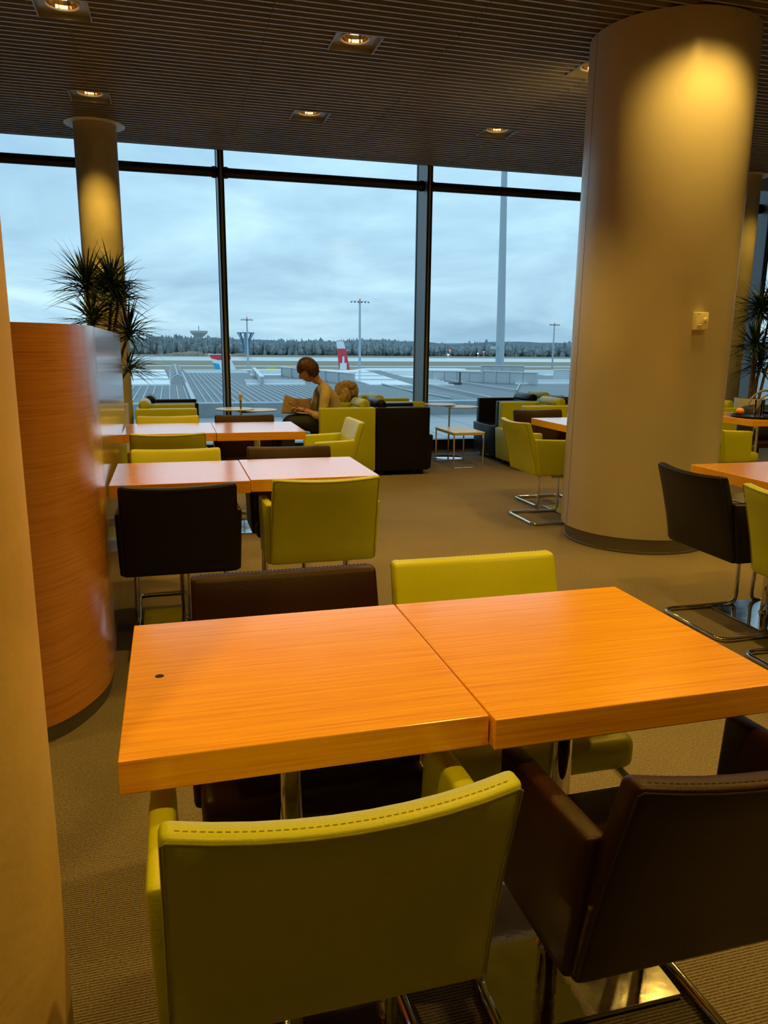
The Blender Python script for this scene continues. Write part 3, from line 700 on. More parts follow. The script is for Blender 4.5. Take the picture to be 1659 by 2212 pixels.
tumbler('tall tumbler with a little dark drink on the black tray', 5.145, 5.735, 0.135, 0.034, 0.03)
t_ = thing('small_plate', 'small plate with pink food at the right end of the tray', 'plate', (5.235, 5.66, 0.7572))
bm = bmesh.new(); lathe(bm, [(0, 0), (0.04, 0), (0.062, 0.010), (0.062, 0.012), (0.038, 0.004), (0, 0.004)], 32); obj('dish', bm, M['white'], t_, smooth=True)
bm = bmesh.new(); blob(bm, (0, 0, 0.014), (0.036, 0.026, 0.012), 2, 0.08); obj('food', bm, M['food'], t_, smooth=True)
t_ = thing('eyeglasses', 'thin wire eyeglasses lying on the distant right table', 'glasses', (4.81, 5.80, 0.7505))
for sx in (-1, 1):
    bm = bmesh.new(); tube(bm, [(sx*0.028+0.021*math.cos(q), -0.002, 0.020+0.0185*math.sin(q)) for q in [2*PI*k/20 for k in range(20)]], 0.0013, 6, closed=True); obj('lens_rim', bm, M['wire'], t_, smooth=True)
    bm = bmesh.new(); tube(bm, fillet([(sx*0.05, 0, 0.028), (sx*0.058, 0.01, 0.028), (sx*0.055, 0.10, 0.022), (sx*0.05, 0.12, 0.004)], 0.01), 0.0013, 6); obj('temple', bm, M['wire'], t_, smooth=True)
bm = bmesh.new(); tube(bm, [(-0.008, 0, 0.024), (0, -0.002, 0.028), (0.008, 0, 0.024)], 0.0013, 6); obj('bridge', bm, M['wire'], t_, smooth=True)
# bags at the right edge
t_ = thing('shoulder_bag', 'dark shoulder bag with grey looping straps at the right edge', 'bag', (5.60, 6.33, 0))
bm = bmesh.new(); rbox(bm, (0.40, 0.22, 0.34), (0, 0, 0.63), 0.08, (2, 2, 2)); obj('body', bm, M['blackcloth'], t_, smooth=60)
for k, (r_, yy) in enumerate(((0.17, -0.10), (0.13, -0.06), (0.20, 0.02))):
    bm = bmesh.new(); tube(bm, [(0.02*k+r_*math.cos(q), yy-0.02, 0.72+r_*1.1*math.sin(q)) for q in [PI*j/14 for j in range(15)]], 0.010, 8); obj('strap', bm, M['grey_strap'], t_, smooth=True)
bm = bmesh.new(); rbox(bm, (0.44, 0.44, 0.06), (0, 0, 0.43), 0.02); rbox(bm, (0.05, 0.05, 0.4), (0, 0, 0.2), 0.01); rbox(bm, (0.4, 0.4, 0.012), (0, 0, 0.008), 0.003)
tag(obj('upholstered_stool', bm, M['brown'], smooth=60, loc=(5.60, 6.33, 0)), 'dark stool under the shoulder bag, mostly out of frame', 'stool')
t_ = thing('round_bag', 'round dark brown bag with a pale rim on the distant lime chair seat', 'bag', (4.905, 5.70, 0.466))
bm = bmesh.new(); blob(bm, (0, 0, 0.085), (0.075, 0.10, 0.085), 3); obj('body', bm, M['brown_bag'], t_, smooth=True)
bm = bmesh.new(); tube(bm, [(0.075*math.cos(q)*1.0, -0.02, 0.085+0.086*math.sin(q)) for q in [2*PI*k/24 for k in range(24)]], 0.006, 8, closed=True); obj('rim_piping', bm, M['grey_strap'], t_, smooth=True)

# ------------------------------------------------------------------ the seated person
YC = 7.95
def skin_body(name, verts, edges, rads, m_, parent, sub=2, root=0):
    me = bpy.data.meshes.new(name); me.from_pydata([Vector(v) for v in verts], edges, []); me.materials.append(m_)
    o = bpy.data.objects.new(name, me); COL.objects.link(o); o.parent = parent
    sk = o.modifiers.new('skin', 'SKIN'); sk.use_smooth_shade = True; sk.branch_smoothing = 0.5
    ly = me.skin_vertices[0].data
    for i, r_ in enumerate(rads): ly[i].radius = (r_, r_) if not isinstance(r_, tuple) else r_; ly[i].use_root = (i == root)
    ss = o.modifiers.new('smooth', 'SUBSURF'); ss.levels = sub; ss.render_levels = sub
    dg = bpy.context.evaluated_depsgraph_get(); ev = o.evaluated_get(dg); nm = bpy.data.meshes.new_from_object(ev)
    o.modifiers.clear(); o.data = nm
    if not nm.materials: nm.materials.append(m_)
    for p_ in nm.polygons: p_.use_smooth = True
    return o
t_ = thing('person', 'person with short brown hair in a beige sweater, seated and looking at a phone', 'person', (1.5, YC, 0))
def q(x, dy, z): return (x-1.5, dy, z)
V_ = [q(1.60, 0, 0.50), q(1.655, 0, 0.64), q(1.635, 0, 0.77), q(1.565, 0, 0.88), q(1.505, 0, 0.945), q(1.455, 0, 0.99)]      # 0-5 pelvis..neck
Rr = [(0.135, 0.11), (0.115, 0.09), (0.13, 0.10), (0.12, 0.085), (0.05, 0.05), (0.045, 0.045)]
E_ = [(0, 1), (1, 2), (2, 3), (3, 4), (4, 5)]
def limb(st, pts, rs):
    prev = st
    for p_, r_ in zip(pts, rs): V_.append(p_); Rr.append(r_); E_.append((prev, len(V_)-1)); prev = len(V_)-1
    return prev
wr = []
for s in (-1, 1):
    near = s < 0
    el = q(1.475 if near else 1.46, s*0.215, 0.605); wx = q(1.325 if near else 1.315, s*0.075, 0.672)
    e_ = limb(3, [q(1.545, s*0.135, 0.880), q(1.52, s*0.185, 0.83), q(1.50, s*0.205, 0.72), el, q(1.395, s*0.14, 0.64), wx], [0.058, 0.050, 0.043, 0.038, 0.033, 0.024])
    wr.append(Vector(wx))
    limb(0, [q(1.52, s*0.095, 0.505), q(1.33, s*0.11, 0.545), q(1.165, s*0.115, 0.545), q(1.15, s*0.115, 0.33), q(1.185, s*0.115, 0.10), q(1.16, s*0.115, 0.045), q(1.05, s*0.12, 0.035)], [0.082, 0.076, 0.060, 0.050, 0.036, 0.034, 0.028])
body = skin_body('body', V_, E_, Rr, M['skin'], t_)
# sweater: torso and sleeves a little larger; trousers likewise
V0, R0, E0 = V_, Rr, E_
def sub_skin(name, keep, extra, m_, root):
    idx = {k: i for i, k in enumerate(keep)}
    return skin_body(name, [V0[k] for k in keep], [(idx[a], idx[b_]) for a, b_ in E0 if a in idx and b_ in idx],
                     [((R0[k][0]+extra, R0[k][1]+extra) if isinstance(R0[k], tuple) else R0[k]+extra) for k in keep], m_, t_, root=idx[root])
arm1 = list(range(6, 12)); leg1 = list(range(12, 19)); arm2 = list(range(19, 25)); leg2 = list(range(25, 32))
sub_skin('sweater', [0, 1, 2, 3, 4]+arm1[:-1]+arm2[:-1], 0.010, M['sweater'], 0)
sub_skin('trousers', [0]+leg1[:5]+leg2[:5], 0.013, M['trousers'], 0)
for s, lg in ((-1, leg1), (1, leg2)):
    bm = bmesh.new(); p0 = Vector(V0[lg[5]]); rbox(bm, (0.25, 0.085, 0.07), (p0.x-0.06, p0.y, 0.036), 0.033, (3, 1, 1), f=lambda p_: Vector((p_.x, p_.y, p_.z*(1.0 if p_.x > -0.38 else 0.8)))); obj('shoe', bm, M['shoe'], t_, smooth=60)
# head: tilted down, looking left
HC = Vector(q(1.372, 0, 1.070)); tilt = R(30)
Rm = Matrix.Rotation(-tilt, 3, 'Y')          # face towards -X, chin dropped
def hf(p_):                                   # p_ in head space: -x face, z up
    return HC + Rm @ p_
bm = bmesh.new()
def head_shape(v):
    x, y_, z = v
    z2 = z; x2 = x
    if z < 0: y_ *= 1-0.30*(-z/0.12)**1.2; x2 = x*(1-0.12*(-z/0.12)) - 0.010*(-z/0.12)
    return hf(Vector((x2, y_, z2)))
blob(bm, (0, 0, 0), (0.094, 0.076, 0.118), 4, f=head_shape)
blob(bm, (0.03, 0, -0.10), (0.05, 0.048, 0.07), 2, f=lambda v: hf(v))
hd = obj('head', bm, M['skin'], t_, smooth=True)
bm = bmesh.new(); blob(bm, (0, 0, 0), (0.016, 0.012, 0.024), 2, f=lambda v: hf(v+Vector((-0.098, 0, -0.018)))); obj('nose', bm, M['skin'], hd, smooth=True)
bm = bmesh.new(); blob(bm, (0, 0, 0), (0.006, 0.022, 0.006), 2, f=lambda v: hf(v+Vector((-0.092, 0, -0.060)))); obj('mouth', bm, M['food'], hd, smooth=True)
for s in (-1, 1):
    bm = bmesh.new(); blob(bm, (0, 0, 0), (0.007, 0.012, 0.006), 2, f=lambda v: hf(v+Vector((-0.083, s*0.032, 0.012)))); obj('eye', bm, M['shoe'], hd, smooth=True)
    bm = bmesh.new(); blob(bm, (0, 0, 0), (0.016, 0.008, 0.028), 2, f=lambda v: hf(v+Vector((0.008, s*0.076, -0.008)))); obj('ear', bm, M['skin'], hd, smooth=True)
random.seed(5)
bm = bmesh.new()
def hair_shape(v):
    n = v.normalized() if v.length else v
    x, y_, z = v.x*0.112, v.y*0.094, v.z*0.130
    if v.z < -0.55: x *= 1.12; y_ *= 1.05
    if v.z < 0: z = z*0.92; x = x*(1+0.10*v.z)+0.006
    st = 0.0035*math.sin(math.atan2(v.y, v.x)*23+v.z*3)
    return hf(Vector((x*(1+st*6)+0.012, y_*(1+st*6), z+0.012)))
g = bmesh.ops.create_icosphere(bm, subdivisions=4, radius=1)
kill = [v for v in bm.verts if v.co.z < -0.90 or (v.co.x < -0.42 and v.co.z < 0.10) or (v.co.x < -0.15 and v.co.z < -0.62)]
bmesh.ops.delete(bm, geom=kill, context='VERTS')
for v in bm.verts: v.co = hair_shape(v.co)
ho = obj('hair', bm, M['hair'], t_, smooth=True)
so = ho.modifiers.new('thick', 'SOLIDIFY'); so.thickness = 0.014; so.offset = -1
# hands with separate fingers
def hand(wrist, s, holds):
    d = Vector((-0.94, -s*0.25, 0.20)).normalized(); sd = Vector((0, s, 0)); sd = (sd-d*sd.dot(d)).normalized(); up = d.cross(sd).normalized()
    if up.z < 0: up = -up
    P0 = wrist; vs = [P0, P0+d*0.035, P0+d*0.065]; rs = [0.022, (0.030, 0.016), (0.032, 0.015)]; es = [(0, 1), (1, 2)]
    hb = skin_body('palm', vs, es, rs, M['skin'], t_, 1)
    for k, (off, ln) in enumerate(((0.024, 0.066), (0.009, 0.072), (-0.007, 0.067), (-0.021, 0.052))):
        b0 = P0+d*0.055+sd*off
        f1 = b0+d*ln*0.42-up*0.004; f2 = f1+d*ln*0.22-up*ln*0.30; f3 = f2-d*ln*0.10-up*ln*0.24
        skin_body('finger', [b0, f1, f2, f3], [(0, 1), (1, 2), (2, 3)], [0.0085, 0.0078, 0.0072, 0.0062], M['skin'], hb, 1)
    b0 = P0+d*0.022-sd*0.022
    skin_body('thumb', [b0, b0+d*0.026-sd*0.016+up*0.004, b0+d*0.052-sd*0.016+up*0.010], [(0, 1), (1, 2)], [0.011, 0.0095, 0.0075], M['skin'], hb, 1)
for s, wv_ in ((-1, wr[0]), (1, wr[1])): hand(wv_, s, True)
bm = bmesh.new(); rbox(bm, (0.142, 0.068, 0.008), (0, 0, 0), 0.003); ph = obj('smartphone', bm, M['phone']); tag(ph, 'black phone held in front of the seated person', 'phone')
ph.location = (1.225, YC-0.01, 0.709); ph.rotation_euler = (0, R(28), 0)
bm = bmesh.new(); rbox(bm, (0.26, 0.19, 0.003), (0, 0, 0), 0.001); pa = obj('paper_sheet', bm, M['paper'], loc=(1.36, YC-0.03, 0.632)); pa.rotation_euler = (0, R(8), R(12)); tag(pa, 'white sheet of paper on the lap of the seated person', 'paper')
# kraft bag standing on the far thigh
bm = bmesh.new(); random.seed(3)
def kf(p_):
    k = (p_.z-0.60)/0.18
    return Vector((p_.x+0.02*math.sin(9*p_.z)+0.012*k*math.sin(24*p_.x), p_.y+0.016*math.sin(30*p_.x+8*p_.z), p_.z+(0.022*math.sin(13*p_.x) if p_.z > 0.7 else 0)))
rbox(bm, (0.29, 0.07, 0.175), (1.275, 8.115, 0.705), 0.012, (10, 1, 6), f=kf); tag(obj('paper_bag', bm, M['kraft'], smooth=50), 'crumpled brown paper bag beyond the phone of the seated person', 'bag')
# fur coat over the lounge chair behind
t_ = thing('fur_coat', 'beige fur coat heaped on the lounge chair behind the seated person', 'coat', (1.93, 8.45, 0.73)); random.seed(9)
bm = bmesh.new()
for (cx_, cy_, cz_, rx, ry, rz_) in ((-0.10, 0, 0.10, 0.07, 0.10, 0.10), (-0.03, 0.02, 0.15, 0.08, 0.09, 0.07), (0.04, 0.0, 0.10, 0.06, 0.10, 0.10), (-0.06, -0.06, 0.05, 0.07, 0.06, 0.09), (-0.10, -0.03, 0.02, 0.06, 0.08, 0.08), (0.02, -0.05, 0.16, 0.05, 0.06, 0.05)):
    blob(bm, (cx_, cy_, cz_), (rx, ry, rz_), 3, 0.045)
obj('fur', bm, M['fur'], t_, smooth=True)
bm = bmesh.new(); blob(bm, (0.03, -0.03, 0.02), (0.07, 0.08, 0.05), 2, 0.05); obj('lining', bm, M['blackcloth'], t_, smooth=True)

# ------------------------------------------------------------------ outside: terrace, parapet, roofs
struct('terrace', B(-30, 45, 9.58, 14.5, -0.30, -0.02), M['paver'])
bm = bmesh.new(); box(bm, -40, 60, 14.5, 14.85, -6, 0.245); struct('parapet', bm, M['parapet'])
struct('roof_deck', B(-60, 90, 14.85, 68.5, -6, -1.0), M['roof'])
bm = bmesh.new(); x = -8.0
while x < 19.0:
    y1 = 43.0 if x < 0.7 else (61.5 if x < 4.0 else (43.5 if x < 13 else 31))
    if abs(x-0.95) > 0.1: box(bm, x, x+0.045, 15.0, y1, -1.0, -0.95)
    x += 0.36 if x < 0.7 else 0.30
o = obj('roof_seams', bm, M['rib']); tag(o, 'pale standing seams over the dark terminal roof', 'roof seams', kind='stuff')
bm = bmesh.new(); box(bm, 0.78, 0.95, 15.0, 62.0, -1.0, -0.88); struct('roof_verge', bm, M['galv'])
SK = [((-3.03, 67.8), (-0.44, 67.9), (0.05, 44.1), (-6.0, 44.1), 'far left pale skylight field beside the potted plant'),
      ((1.07, 68.0), (6.0, 68.1), (6.0, 61.9), (1.13, 61.9), 'narrow pale skylight field left of the first mullion'),
      ((6.92, 68.2), (9.64, 68.3), (8.09, 56.7), (5.58, 56.7), 'small pale skylight field right of the first mullion'),
      ((4.53, 49.7), (8.26, 49.5), (7.47, 44.0), (4.13, 44.2), 'low pale skylight strip left of the seated person'),
      ((12.66, 67.3), (16.8, 67.4), (13.5, 42.6), (11.11, 43.2), 'largest pale skylight field right of the seated person'),
      ((18.18, 67.4), (21.4, 67.5), (16.45, 51.9), (16.3, 54.1), 'pale skylight field just left of the wide mullion'),
      ((16.5, 49.2), (17.33, 49.8), (16.15, 42.9), (14.44, 43.0), 'pale skylight wedge just right of the wide mullion'),
      ((24.98, 67.7), (28.3, 67.8), (23.6, 56.4), (20.9, 56.5), 'pale skylight field left of the big pole'),
      ((30.88, 67.8), (37.5, 68.0), (31.0, 56.3), (29.0, 56.4), 'pale skylight field right of the big pole'),
      ((22.83, 48.9), (27.5, 48.9), (25.6, 43.9), (20.6, 44.1), 'low pale skylight strip below the big pole')]
for *P4, lab in SK:
    bm = bmesh.new(); prism(bm, [P4[3], P4[2], P4[1], P4[0]], -1.0, -0.93)
    (xa, ya), (xb, yb) = P4[0], P4[3]; (xc, yc), (xd, yd) = P4[1], P4[2]
    o = obj('roof_skylight', bm, M['skylight']); tag(o, lab, 'skylight', 'pale skylight sheets on the terminal roof')
    bm = bmesh.new()
    for k in range(1, 4):
        s = k/4; p0 = Vector((xa+(xb-xa)*s, ya+(yb-ya)*s, -0.925)); p1 = Vector((xc+(xd-xc)*s, yc+(yd-yc)*s, -0.925)); tube(bm, [p0, p1], 0.05, 4)
    obj('glazing_bar', bm, M['galv'], parent=o)
def screen(label, a, b_, h_, n):
    a = Vector((*a, -1.0)); b_ = Vector((*b_, -1.0)); d = b_-a; ln = d.length; t_ = thing('roof_screen', label, 'roof screen', a, math.atan2(d.y, d.x), 'pale sheet metal screens on the terminal roof')
    bm = bmesh.new(); box(bm, 0, ln, -0.04, 0.04, 0.08, h_); obj('sheet', bm, M['galv'], t_)
    bm = bmesh.new(); box(bm, -0.05, ln+0.05, -0.12, 0.12, h_, h_+0.05); obj('capping', bm, M['white'], t_)
    for k in range(n+1):
        xk = ln*k/n; bm = bmesh.new(); box(bm, xk-0.03, xk+0.03, -0.10, 0.10, 0, h_); obj('post', bm, M['galv'], t_)
screen('pale roof screen passing behind the head of the seated person', (7.9, 56.5), (10.4, 44.5), 0.62, 6)
screen('pale roof screen just right of the wide mullion', (17.0, 49.5), (19.6, 47.0), 0.62, 4)
screen('pale roof screen at the foot of the big pole, farther one', (22.4, 54.0), (25.4, 53.0), 0.85, 4)
screen('pale roof screen at the foot of the big pole, nearer one', (19.6, 46.8), (21.8, 43.6), 0.70, 4)
screen('pale roof screen half hidden by the massive column', (25.5, 48.4), (30.0, 47.6), 0.75, 4)
screen('low grey roof upstand left of the seated person', (6.2, 60.0), (5.0, 44.0), 0.45, 3)
# barrel vent at the left
t_ = thing('vaulted_rooflight', 'arched framework on the roof seen above the left lounge chairs', 'rooflight', (0, 0, -1))
for k in range(6):
    yk = 45+k*4.2; bm = bmesh.new(); tube(bm, [(0.42+0.42*math.cos(a_), yk, 0.55*math.sin(a_)) for a_ in [PI*j/12 for j in range(13)]], 0.045, 6); obj('hoop', bm, M['galv'], t_)
bm = bmesh.new(); tube(bm, [(0.42, 45, 0.55), (0.42, 66, 0.55)], 0.04, 6); tube(bm, [(0.0, 45, 0.05), (0.0, 66, 0.05)], 0.06, 6); tube(bm, [(0.84, 45, 0.05), (0.84, 66, 0.05)], 0.06, 6); obj('rail', bm, M['galv'], t_)
bm = bmesh.new(); tube(bm, [(0, 0, 0), (0, 0, 0.75)], 0.06, 8); box(bm, -0.7, 0.1, -0.1, 0.1, 0, 0.12); tag(obj('roof_post', bm, M['galv_d'], loc=(16.9, 44.0, -1.0)), 'short dark post on the roof between the screens', 'post')
bm = bmesh.new()
for (xa, ya, xb, yb) in ((17.46, 47.5, 17.17, 36.6), (11.54, 38, 11.7, 31.6), (11.79, 43.2, 11.45, 36), (14.4, 42.8, 13.6, 31.5), (20.4, 43.0, 17.2, 36.6)):
    tube(bm, [(xa, ya, -0.90), (xb, yb, -0.90)], 0.045, 6)
tag(obj('lightning_cables', bm, M['rib']), 'thin pale cables lying across the roof', 'cables', kind='stuff')
# big pole on the roof
bm = bmesh.new(); tube(bm, [(30.4, 68.6, -6), (30.30, 68.6, 3), (29.95, 68.6, 20)], [0.42, 0.40, 0.24], 24); o = obj('tall_pole', bm, M['mast'], smooth=True); tag(o, 'thick tapering pole rising past the top of the right pane', 'pole')
bm = bmesh.new(); box(bm, 29.0, 29.25, 68.3, 68.6, 15.0, 15.3); box(bm, 29.2, 30.2, 68.4, 68.5, 15.3, 15.36); obj('camera_box', bm, M['galv_d'], parent=o)
bm = bmesh.new(); box(bm, 29.3, 29.8, 68.2, 68.5, 1.0, 1.25); obj('junction_box', bm, M['galv'], parent=o)

# airfield
G = -9.0
struct('apron', B(-900, 1400, 66, 300, G-1, G), M['tower'])
bm = bmesh.new(); box(bm, -900, 1600, 300, 460, G-1, G+0.02); box(bm, -900, 1600, 580, 3000, G-1, G+0.02); struct('grassland', bm, M['grass'])
struct('runway', B(-900, 1600, 460, 580, G-1, G+0.03), M['runway'])
struct('taxiway', B(-900, 1600, 352, 362, G, G+0.05), M['runway'])
random.seed(21)
bm = bmesh.new()
def tree_top(x_):      # canopy height profile along the wood
    az_ = math.degrees(math.atan2(x_, 700))
    prof = [(-14, 4.8), (-3, 4.8), (0.5, 7.5), (3, 5.8), (8, 4.6), (12, 5.2), (14, 6.2), (16, 5.0), (18.5, 3.2), (21, 2.2), (23, 5.0), (24.5, 5.0), (26, 1.5), (27.5, 4.0), (29, 6.6), (45, 6.0)]
    for (a0_, h0), (a1_, h1) in zip(prof, prof[1:]):
        if a0_ <= az_ <= a1_: return h0+(h1-h0)*(az_-a0_)/(a1_-a0_)
    return 4.5
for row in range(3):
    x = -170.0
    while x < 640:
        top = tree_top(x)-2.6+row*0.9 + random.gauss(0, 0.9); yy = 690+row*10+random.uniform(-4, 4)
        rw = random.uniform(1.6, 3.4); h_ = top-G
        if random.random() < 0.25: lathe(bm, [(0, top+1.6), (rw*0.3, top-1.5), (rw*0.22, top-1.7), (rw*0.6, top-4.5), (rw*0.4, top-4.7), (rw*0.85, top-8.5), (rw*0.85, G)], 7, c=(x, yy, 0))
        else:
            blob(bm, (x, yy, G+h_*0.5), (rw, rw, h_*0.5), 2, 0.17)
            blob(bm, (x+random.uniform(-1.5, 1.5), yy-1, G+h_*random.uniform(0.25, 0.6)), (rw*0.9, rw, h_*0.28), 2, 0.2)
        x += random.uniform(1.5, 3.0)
tag(obj('forest', bm, M['forest']), 'belt of haze-tinted bare winter trees along the far side of the airfield', 'forest', kind='stuff')
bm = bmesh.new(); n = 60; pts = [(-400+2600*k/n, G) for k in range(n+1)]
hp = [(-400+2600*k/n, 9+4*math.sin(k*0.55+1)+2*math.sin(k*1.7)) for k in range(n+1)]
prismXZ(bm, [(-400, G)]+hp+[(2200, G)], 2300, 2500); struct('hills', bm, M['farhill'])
bm = bmesh.new(); random.seed(2)
for k in range(26): blob(bm, (-8+k*2.0, 625+random.uniform(-4, 4), G), (random.uniform(3, 6), 8, random.uniform(1.2, 3.0)*(0.35+math.sin(PI*k/26))), 2, 0.05)
for k in range(8): blob(bm, (46+k*2.0, 625, G), (4, 6, 1.8*(0.3+math.sin(PI*k/8))), 2, 0.05)
tag(obj('earth_mound', bm, M['mound'], smooth=True), 'bare earth heap in front of the wood', 'earth heap', kind='stuff')

# floodlight masts
def floodmast(label, x, y, top, hw, r_):
    t_ = thing('floodlight_mast', label, 'mast', (x, y, G), 0, 'airfield floodlight masts'); h_ = top-G
    bm = bmesh.new(); tube(bm, [(0, 0, 0), (0, 0, h_)], [r_*1.35, r_*0.8], 12); obj('pole', bm, M['mast'], t_, smooth=True)
    bm = bmesh.new(); box(bm, -hw, hw, -0.10, 0.10, h_-0.9, h_-0.75); box(bm, -hw*0.7, hw*0.7, -0.6, -0.4, h_-0.9, h_-0.75); obj('crossbar', bm, M['mast'], t_)
    for k in range(6):
        xx = -hw+hw*2*k/5; bm = bmesh.new(); box(bm, xx-0.22, xx+0.22, -0.45, 0.15, h_-1.3, h_-0.95); obj('floodlight', bm, M['galv_d'], t_)
    bm = bmesh.new(); blob(bm, (0.3, 0, h_+0.15), (0.30, 0.30, 0.30), 2); obj('warning_lamp', bm, M['redlamp'], t_)
floodmast('thin floodlight mast just right of the first mullion', 28.9, 300, 10.8, 2.0, 0.30)
floodmast('tallest floodlight mast, right of the white and red tail fin', 63.0, 260, 16.2, 3.0, 0.38)
floodmast('small floodlight mast next to the massive column', 172.6, 330, 11.9, 2.3, 0.32)
# control tower and blue framework tower
t_ = thing('control_tower', 'grey mushroom shaped tower above the trees at the left', 'tower', (27.6, 745, G)); s = 690/900
bm = bmesh.new(); lathe(bm, [(0, 0), (3.2, 0), (3.0, 13), (3.6, 15.5), (3.6, 17)], 16); obj('shaft', bm, M['tower'], t_, smooth=True)
bm = bmesh.new(); lathe(bm, [(3.2, 14.8), (7.3, 18.2), (7.8, 19.0), (8.0, 20.6), (0, 20.8)], 20); obj('cabin', bm, M['tower'], t_, smooth=True)
bm = bmesh.new(); tube(bm, [(0, 0, 20.5), (0, 0, 25)], 0.3, 6); obj('antenna', bm, M['galv_d'], t_)
t_ = thing('framework_tower', 'flared blue framework tower beside the first mullion', 'tower', (60.4, 640, G))
bm = bmesh.new(); lathe(bm, [(0, 0), (1.6, 0), (1.6, 17)], 10); obj('core', bm, M['tower'], t_)
for k in range(8):
    a_ = 2*PI*k/8; bm = bmesh.new(); tube(bm, [(2.6*math.cos(a_), 2.6*math.sin(a_), 0), (2.4*math.cos(a_), 2.4*math.sin(a_), 8), (3.6*math.cos(a_), 3.6*math.sin(a_), 13), (6.3*math.cos(a_), 6.3*math.sin(a_), 17.8)], 0.42, 6); obj('strut', bm, M['towerblue'], t_)
bm = bmesh.new(); lathe(bm, [(0, 17.5), (7.2, 17.8), (7.2, 18.4), (0, 18.6)], 20); obj('platform', bm, M['towerblue'], t_)
# airliners: body, fin, tailplane (mostly hidden by the roof)
def fin_mesh(poly, th, y):
    bm = bmesh.new(); prismXZ(bm, poly, y-th/2, y+th/2); return bm
def airliner(label, x, y, ln, r_, zc):
    t_ = thing('airliner', label, 'airplane', (x, y, 0), 0, 'parked airliners behind the terminal roof')
    bm = bmesh.new(); n = 14; pts = []; rs = []
    for k in range(n+1):
        s_ = k/n; pts.append((-2.2+ln*s_, 0, zc+(0.9*(1-s_/0.22)**1.5 if s_ < 0.22 else 0))); rs.append(max(0.15, r_*(min(1, s_/0.22)**0.7 if s_ < 0.22 else (1 if s_ < 0.9 else max(0.1, (1-((s_-0.9)/0.1)**2)**0.5)))))
    tube(bm, pts, rs, 20); obj('fuselage', bm, M['white_fin'], t_, smooth=True)
    for sgn in (-1, 1):
        bm = bmesh.new(); prism(bm, [(-1.0, sgn*0.3), (1.2, sgn*5.2), (2.2, sgn*5.2), (2.6, sgn*0.3)], zc+0.6, zc+0.75); obj('tailplane', bm, M['white_fin'], t_)
        bm = bmesh.new(); prism(bm, [(ln*0.42, sgn*1.0), (ln*0.36, sgn*14), (ln*0.39, sgn*14), (ln*0.56, sgn*1.0)], zc-0.9, zc-0.65); obj('wing', bm, M['white_fin'], t_)
        bm = bmesh.new(); tube(bm, [(ln*0.47, sgn*2.6, zc-1), (ln*0.47, sgn*2.6, G+0.5)], 0.2, 8); blob(bm, (ln*0.47, sgn*2.6, G+0.5), (0.5, 0.25, 0.5), 2); obj('landing_gear', bm, M['galv_d'], t_)
    return t_
a1 = airliner('airliner with a red and white tail fin bearing a white cross', 35.0, 160, 32, 1.95, -5.6)
bm = bmesh.new(); prismXZ(bm, [(-1.08, 0.35), (-1.25, 1.6), (-1.1, 1.85), (0.05, 1.86), (0.35, 1.5), (0.68, 0.35)], -0.16, 0.16); tf = obj('fin_tip', bm, M['white_fin'], a1)
bm = bmesh.new(); prismXZ(bm, [(-0.62, -4.5), (-1.08, 0.35), (0.68, 0.35), (1.75, -4.6)], -0.17, 0.17); fo = obj('tail_fin', bm, M['red_fin'], a1)
bm = bmesh.new(); prismXZ(bm, [(-0.02, -1.27), (0.42, -1.27), (0.42, -2.62), (0.90, -2.62), (0.90, -4.0), (-0.62, -4.0), (-0.50, -2.62), (-0.02, -2.62)], -0.20, 0.20); obj('white_cross', bm, M['white_fin'], fo)
a2 = airliner('airliner with a red, white and light blue tail fin at the first mullion', 9.2, 150, 26, 1.6, -5.2)
bm = bmesh.new(); prismXZ(bm, [(-1.86, -0.92), (1.9, -0.88), (2.05, -1.75), (-0.2, -1.95), (-1.62, -1.60)], -0.15, 0.15); fo = obj('tail_fin', bm, M['red_fin'], a2)
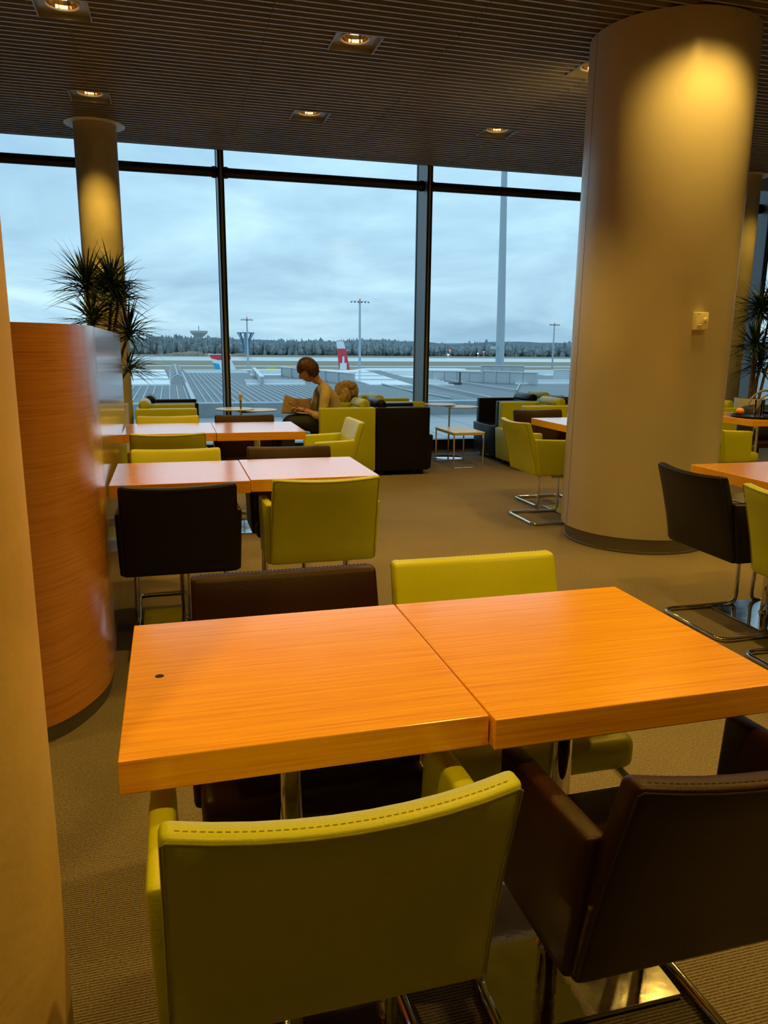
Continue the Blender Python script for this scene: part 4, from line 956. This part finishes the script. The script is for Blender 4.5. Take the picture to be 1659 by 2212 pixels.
bm = bmesh.new(); prismXZ(bm, [(-1.62, -1.60), (-0.2, -1.95), (2.05, -1.75), (3.2, -4.2), (0.1, -4.4), (-0.55, -2.6), (-1.30, -2.45)], -0.14, 0.14); obj('fin_band', bm, M['white_fin'], a2)
bm = bmesh.new(); prismXZ(bm, [(-1.32, -2.42), (-0.2, -2.62), (0.3, -4.3), (-0.75, -4.3)], -0.16, 0.16); obj('fin_root', bm, M['cyan_fin'], a2)
bm = bmesh.new(); tube(bm, [(-2.1, 0, -0.95), (2.1, 0, -0.9)], 0.13, 8); obj('top_fairing', bm, M['white_fin'], a2)
# airfield markers
for k, (px_, yy, zz, lab, mt) in enumerate(((205, 560, 2.6, 'white marker light beyond the runway left of the wide mullion', 'whitelamp'), (262, 640, 2.8, 'white marker light just right of the wide mullion', 'whitelamp'), (276, 660, 4.0, 'bright red warning light beyond the runway', 'redlamp'), (244, 662, 5.0, 'dim red warning light in front of the trees', 'redlamp'))):
    bm = bmesh.new(); tube(bm, [(0, 0, 0), (0, 0, zz)], 0.22, 6); o = obj('marker_light', bm, M['white_fin'], loc=(px_, yy, G)); tag(o, lab, 'marker light', 'marker lights on the airfield')
    bm = bmesh.new(); blob(bm, (0, 0, zz+0.4), (0.75, 0.75, 0.6), 2); obj('lamp', bm, M[mt], parent=o)
for k, (xx, yy, lab) in enumerate(((43.0, 290, 'small yellow ground vehicle beside the red tail fin'), (36.5, 290, 'small yellow ground vehicle left of the red tail fin'))):
    bm = bmesh.new(); rbox(bm, (3.4, 2.0, 0.9), (0, 0, 0.95), 0.2); rbox(bm, (1.6, 1.9, 0.7), (0.5, 0, 1.6), 0.2)
    for a_ in (-1, 1): lathe(bm, [(0, -1.0), (0.5, -1.0), (0.5, 1.0), (0, 1.0)], 12, c=(a_*1.0, 0, 0)) if False else blob(bm, (a_*1.0, 0, 0.5), (0.5, 1.02, 0.5), 2)
    tag(obj('ground_vehicle', bm, M['yellow'], loc=(xx, yy, G)), lab, 'vehicle', 'yellow ground vehicles')
